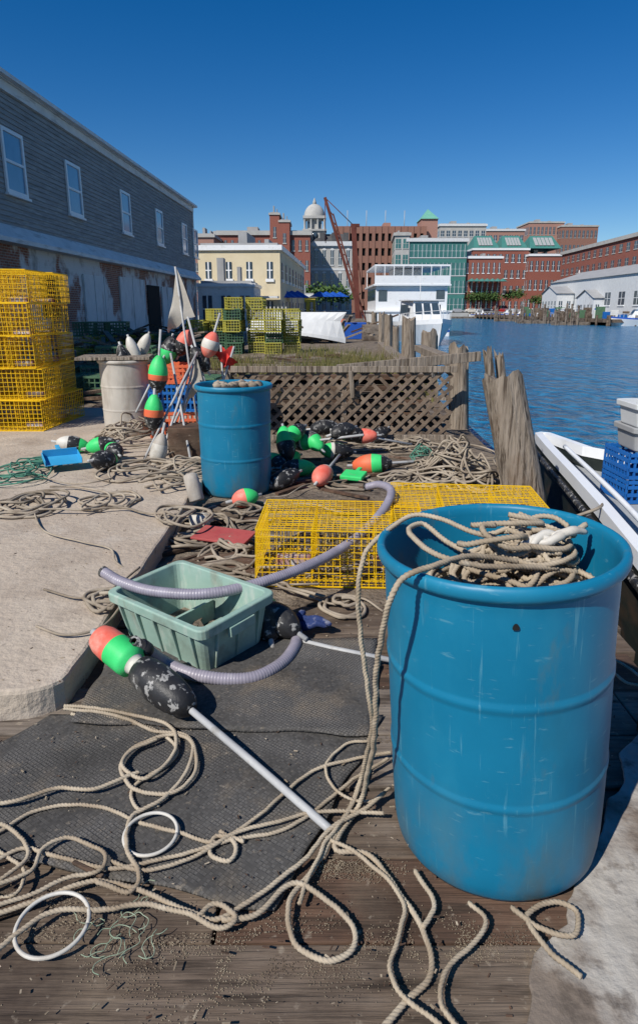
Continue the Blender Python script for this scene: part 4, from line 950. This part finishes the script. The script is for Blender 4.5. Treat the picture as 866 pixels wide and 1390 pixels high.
mb=MB(); q0,q1=W*.96,W*1.16; mb.add([(q0,1.5,zt_+2.4),(q1,1.5,zt_+2.4),(q1,12.5,zt_+2.4),(q0,12.5,zt_+2.4),((q0+q1)/2,7,zt_+6)],[(0,1,4),(1,2,4),(2,3,4),(3,0,4)]); mb.obj('copper_roof','copper',e)
mb=MB()
for k in range(4): mb.tube([(W*(.15+.22*k),10,zt_),(W*(.15+.22*k),10,zt_+6)],.1,5)
mb.obj('lamp_poles','stone',e)
Yt=190; a=PY(558,320,Yt); b_=PY(642,320,Yt); bldg('teal_glass_building',(a.x,Yt+7,0),0,b_.x-a.x,30,.3,a.z,'tealf',4,14,win='teal',trim='lead',wf=.85,hf=.7,par=.9)
a2=PY(536,316,Yt+7); bldg('teal_glass_building',(a2.x,Yt+7,0),math.radians(-4),PY(556,316,Yt+7).x-a2.x,36,.3,a2.z,'stone',5,2,win='teal',trim='stone',wf=.7,hf=.6,par=.8)
pb2('beige_office_building',597,660,304,260,20,'stone',6,8,trim='lead',wf=.6,hf=.4,par=.8)
pb2('beige_office_building',655,712,311,300,20,'brickp',6,8,trim='lead',wf=.6,hf=.4,par=.8)
pb2('brick_restaurant',617,682,348,198,16,'brick',3,9,trim='clean',wf=.4,hf=.55,par=.6)
pb2('brick_waterfront_building',642,718,337,225,20,'brick',4,9,trim='clean',wf=.5,hf=.5,par=.6)
a=PY(642,337,225);b_=PY(762,337,225)
mb=MB(); z_=a.z; 
for (u0,u1) in ((0,.3),(.32,.62),(.64,1.0)):
    X0=a.x+(b_.x-a.x)*u0;X1=a.x+(b_.x-a.x)*u1; mb.add([(X0,225,z_),(X1,225,z_),(X1-1.5,231,z_+4.5),(X0+1.5,231,z_+4.5),(X1,240,z_),(X0,240,z_)],[(0,1,2,3),(3,2,4,5),(1,4,2),(0,3,5)],0)
    for k in range(5): xx=X0+2+(X1-X0-4)*k/5; mb.add([(xx,225.8,z_+1.0),(xx+(X1-X0-4)/6,225.8,z_+1.0),(xx+(X1-X0-4)/6,229.5,z_+3.8),(xx,229.5,z_+3.8)],[(0,1,2,3)],1)
mb.obj('skylight_roof',['tealf','deckg'])
pb2('brick_waterfront_building',718.5,763,345,222,20,'brick',3,6,trim='clean',wf=.5,hf=.5,par=.6)
pb2('hotel_building',718,766,301,330,20,'brickp',6,9,trim='stone',wf=.5,hf=.5,par=.6)
pb2('hotel_building',762,812,306,325,20,'brick2',6,9,trim='stone',wf=.5,hf=.5,par=.6)
bldg('long_brick_warehouse',(PY(764,330,212).x,212,0),math.radians(-92),110,22,.3,PY(866,309,150).z,'brick',5,26,trim='stone',wf=.45,hf=.5,par=.9,dcols=4)
x_=PY(748,377,150).x
bldg('white_wharf_shed',(x_,150,0),math.radians(-91),80,14,-.3,7.2,'lead',1,14,trim='clean',wf=.4,hf=.3,par=.3,dcols=3,gab=2.2,roof='roofg')
pb2('white_wharf_shed',756,800,398,135,9,'lead',1,4,z0=0,trim='clean',wf=.4,hf=.4,par=.2,gab=1.4)
pb2('grey_wharf_shed',806,838,404,120,8,'door',1,3,z0=0,trim='clean',wf=.4,hf=.4,par=.2,gab=1.4)
mb=MB(); mb.box(44,90,100,195,-.5,-.0)
for k in range(24): mb.lathe([(.2,-3),(.2,.6)],8,Matrix.Translation((43.8,100+k*4,0)))
for k in range(12): mb.lathe([(.2,-3),(.2,.6)],8,Matrix.Translation((44+k*4,99.8,0)))
mb.obj('wooden_wharf','wood1')
mb=MB()
for (xa,ya,xb,yb) in ((38,140,44,142),(36,118,44,120),(40,130,44,132),(20,185,60,187),(38,106,44,108)): mb.box(xa,xb-.3,ya,yb,WL-.2,WL+.5)
for k in range(24): x=random.uniform(37,43);y=random.choice([140,118,130,106]); mb.lathe([(.18,-3),(.18,random.uniform(1,2.4))],8,Matrix.Translation((x,y,0)))
mb.obj('floating_dock','wood2')
mb=MB(); 
for k in range(110):
    x=random.uniform(44.5,50);y=random.uniform(101,150);s=random.uniform(.4,1.0); mb.box(x,x+s*1.4,y,y+s,0,s*random.uniform(.6,2.2),random.choice([0,1,2,3,4,4,0]))
mb.obj('wharf_gear',['grw','wood2','lead','blue2','wood1'],bevel=.05)
def car(loc,rot,mat):
    e=empty('parked_car',loc,rot); mb=MB()
    pr=[(-2.2,.35),(-2.25,.8),(-2.0,.95),(-1.5,1.0),(-1.0,1.42),(.5,1.45),(1.1,1.0),(2.0,.88),(2.2,.7),(2.2,.35)]
    n=len(pr); vs=[(x,-.85+(.15 if z>1.1 else 0),z) for x,z in pr]+[(x,.85-(.15 if z>1.1 else 0),z) for x,z in pr]
    mb.add(vs,[tuple(range(n)),tuple(reversed(range(n,2*n)))]+[(i,n+i,n+(i+1)%n,(i+1)%n) for i in range(n)],0); mb.obj('body',mat,e,bevel=.05)
    mb=MB()
    for s in (-1,1):
        mb.add([(-1.3,s*.83,1.03),(.95,s*.83,1.03),(.45,s*.735,1.38),(-.95,s*.735,1.36)],[(0,1,2,3)])
    mb.obj('side_windows','glass',e); mb=MB()
    for s in (-1,1):
        for x in (-1.35,1.35): mb.lathe([(.01,-.1),(.33,-.1),(.33,.1),(.01,.1)],14,Matrix.Translation((x,s*.8,.33))@Matrix.Rotation(math.pi/2,4,'X'))
    mb.obj('wheels','blk',e)
for i,(px,m_) in enumerate([(622,'silver'),(640,'wht'),(662,'carblk'),(684,'carred'),(700,'silver')]):
    p=PY(px,410,196.3); car((p.x,197.2,.3),random.choice([0,math.pi]),m_)
mb=MB()
for k in range(7):
    p=PY(640+k*7,382,196.6); mb.lathe([(1.5,0),(.02,.9)],8,Matrix.Translation((p.x,196.6,p.z)),smooth=False); mb.beam((p.x,196.6,.3),(p.x,196.6,p.z),.08,.08)
mb.obj('patio_umbrella','tealf')
mb=MB()
for k in range(5):
    p=PY(372+k*8,404,55+k); mb.lathe([(1.1,0),(.02,.6)],8,Matrix.Translation((p.x,p.y,p.z)),smooth=False); mb.beam((p.x,p.y,0),(p.x,p.y,p.z),.05,.05)
for k in range(4):
    p=PY(434+k*9,403,75+k*2); mb.lathe([(1.2,0),(.02,.6)],8,Matrix.Translation((p.x,p.y,p.z)),smooth=False); mb.beam((p.x,p.y,0),(p.x,p.y,p.z),.05,.05)
mb.obj('blue_umbrella','tarp')
mb=MB()
for k in range(5200):
    ctr=[(642,404,197),(655,403,197),(668,404,197),(690,402,199),(702,400,205),(445,400,110),(460,402,110),(405,400,110),(432,400,105),(728,408,200)][k%10]
    p=PY(*ctr); q=p+Vector((random.gauss(0,1.1),random.gauss(0,.8),random.gauss(.2,.6))); s=random.uniform(.12,.3)
    a_=Vector((random.uniform(-1,1),random.uniform(-1,1),random.uniform(-1,1))).normalized()*s; b2=a_.orthogonal().normalized()*s
    mb.add([q-a_,q+b2,q+a_,q-b2],[(0,1,2,3)])
mb.obj('shrubs','leaf')
mb=MB(); p=PY(460,428,40); mb.lathe([(.01,0),(.35,0),(.4,.9),(.37,.9),(.33,.1),(.01,.1)],16,Matrix.Translation((p.x,40,0))); mb.obj('orange_bin','org')
mb=MB()
for k in range(26):
    p=Vector((random.uniform(-4,2.8),random.uniform(30,44),0)); s=random.uniform(.4,.9); mb.box(p.x,p.x+s*1.3,p.y,p.y+s,0,s,random.choice([0,0,1,2,3,4]))
mb.obj('dock_crates',['wood2','lead','tarp','grw','wood3'],bevel=.02)
fe=empty('white_picket_fence'); mb=MB()
for k in range(14): x=-4.3+k*.2; mb.beam((x,34,0),(x,34,1.6),.07,.03)
mb.box(-4.4,-1.6,34.03,34.07,1.3,1.4); mb.box(-4.4,-1.6,34.03,34.07,.3,.4); mb.obj('pickets','wht',fe)
# ---------------------------------------------------------------- camera, light, sky
cam=bpy.data.cameras.new('camera'); co=bpy.data.objects.new('camera',cam); bpy.context.scene.collection.objects.link(co)
co.location=(0,0,H); co.rotation_euler=(math.pi/2-PIT,0,0)
cam.sensor_width=36; cam.sensor_fit='AUTO'; cam.lens=867/1390*36; cam.shift_y=-45/1390; cam.clip_end=5000; cam.clip_start=.05
bpy.context.scene.camera=co
el=math.radians(44); dx,dy=-.66,-.75; l=math.hypot(dx,dy); sd=Vector((dx/l*math.cos(el),dy/l*math.cos(el),math.sin(el)))
sun=bpy.data.lights.new('sun','SUN'); sun.energy=5.0; sun.angle=math.radians(.5); sun.color=(1,.955,.88)
so=bpy.data.objects.new('sun',sun); bpy.context.scene.collection.objects.link(so); so.rotation_euler=sd.to_track_quat('Z','Y').to_euler()
w=bpy.data.worlds.new('World'); bpy.context.scene.world=w; w.use_nodes=True; N=w.node_tree.nodes
sk=N.new('ShaderNodeTexSky'); sk.sky_type='NISHITA'; sk.sun_disc=False; sk.sun_elevation=el; sk.sun_rotation=math.atan2(dx,dy); sk.air_density=1.0; sk.dust_density=0; sk.ozone_density=3.0; sk.altitude=900
hs=N.new('ShaderNodeHueSaturation'); hs.inputs['Saturation'].default_value=1.42; hs.inputs['Hue'].default_value=.507; hs.inputs['Value'].default_value=1.08
w.node_tree.links.new(sk.outputs[0],hs.inputs['Color']); w.node_tree.links.new(hs.outputs[0],N['Background'].inputs[0]); N['Background'].inputs[1].default_value=.085
sc=bpy.context.scene; sc.view_settings.view_transform='Standard'; sc.view_settings.look='None'; sc.view_settings.exposure=0
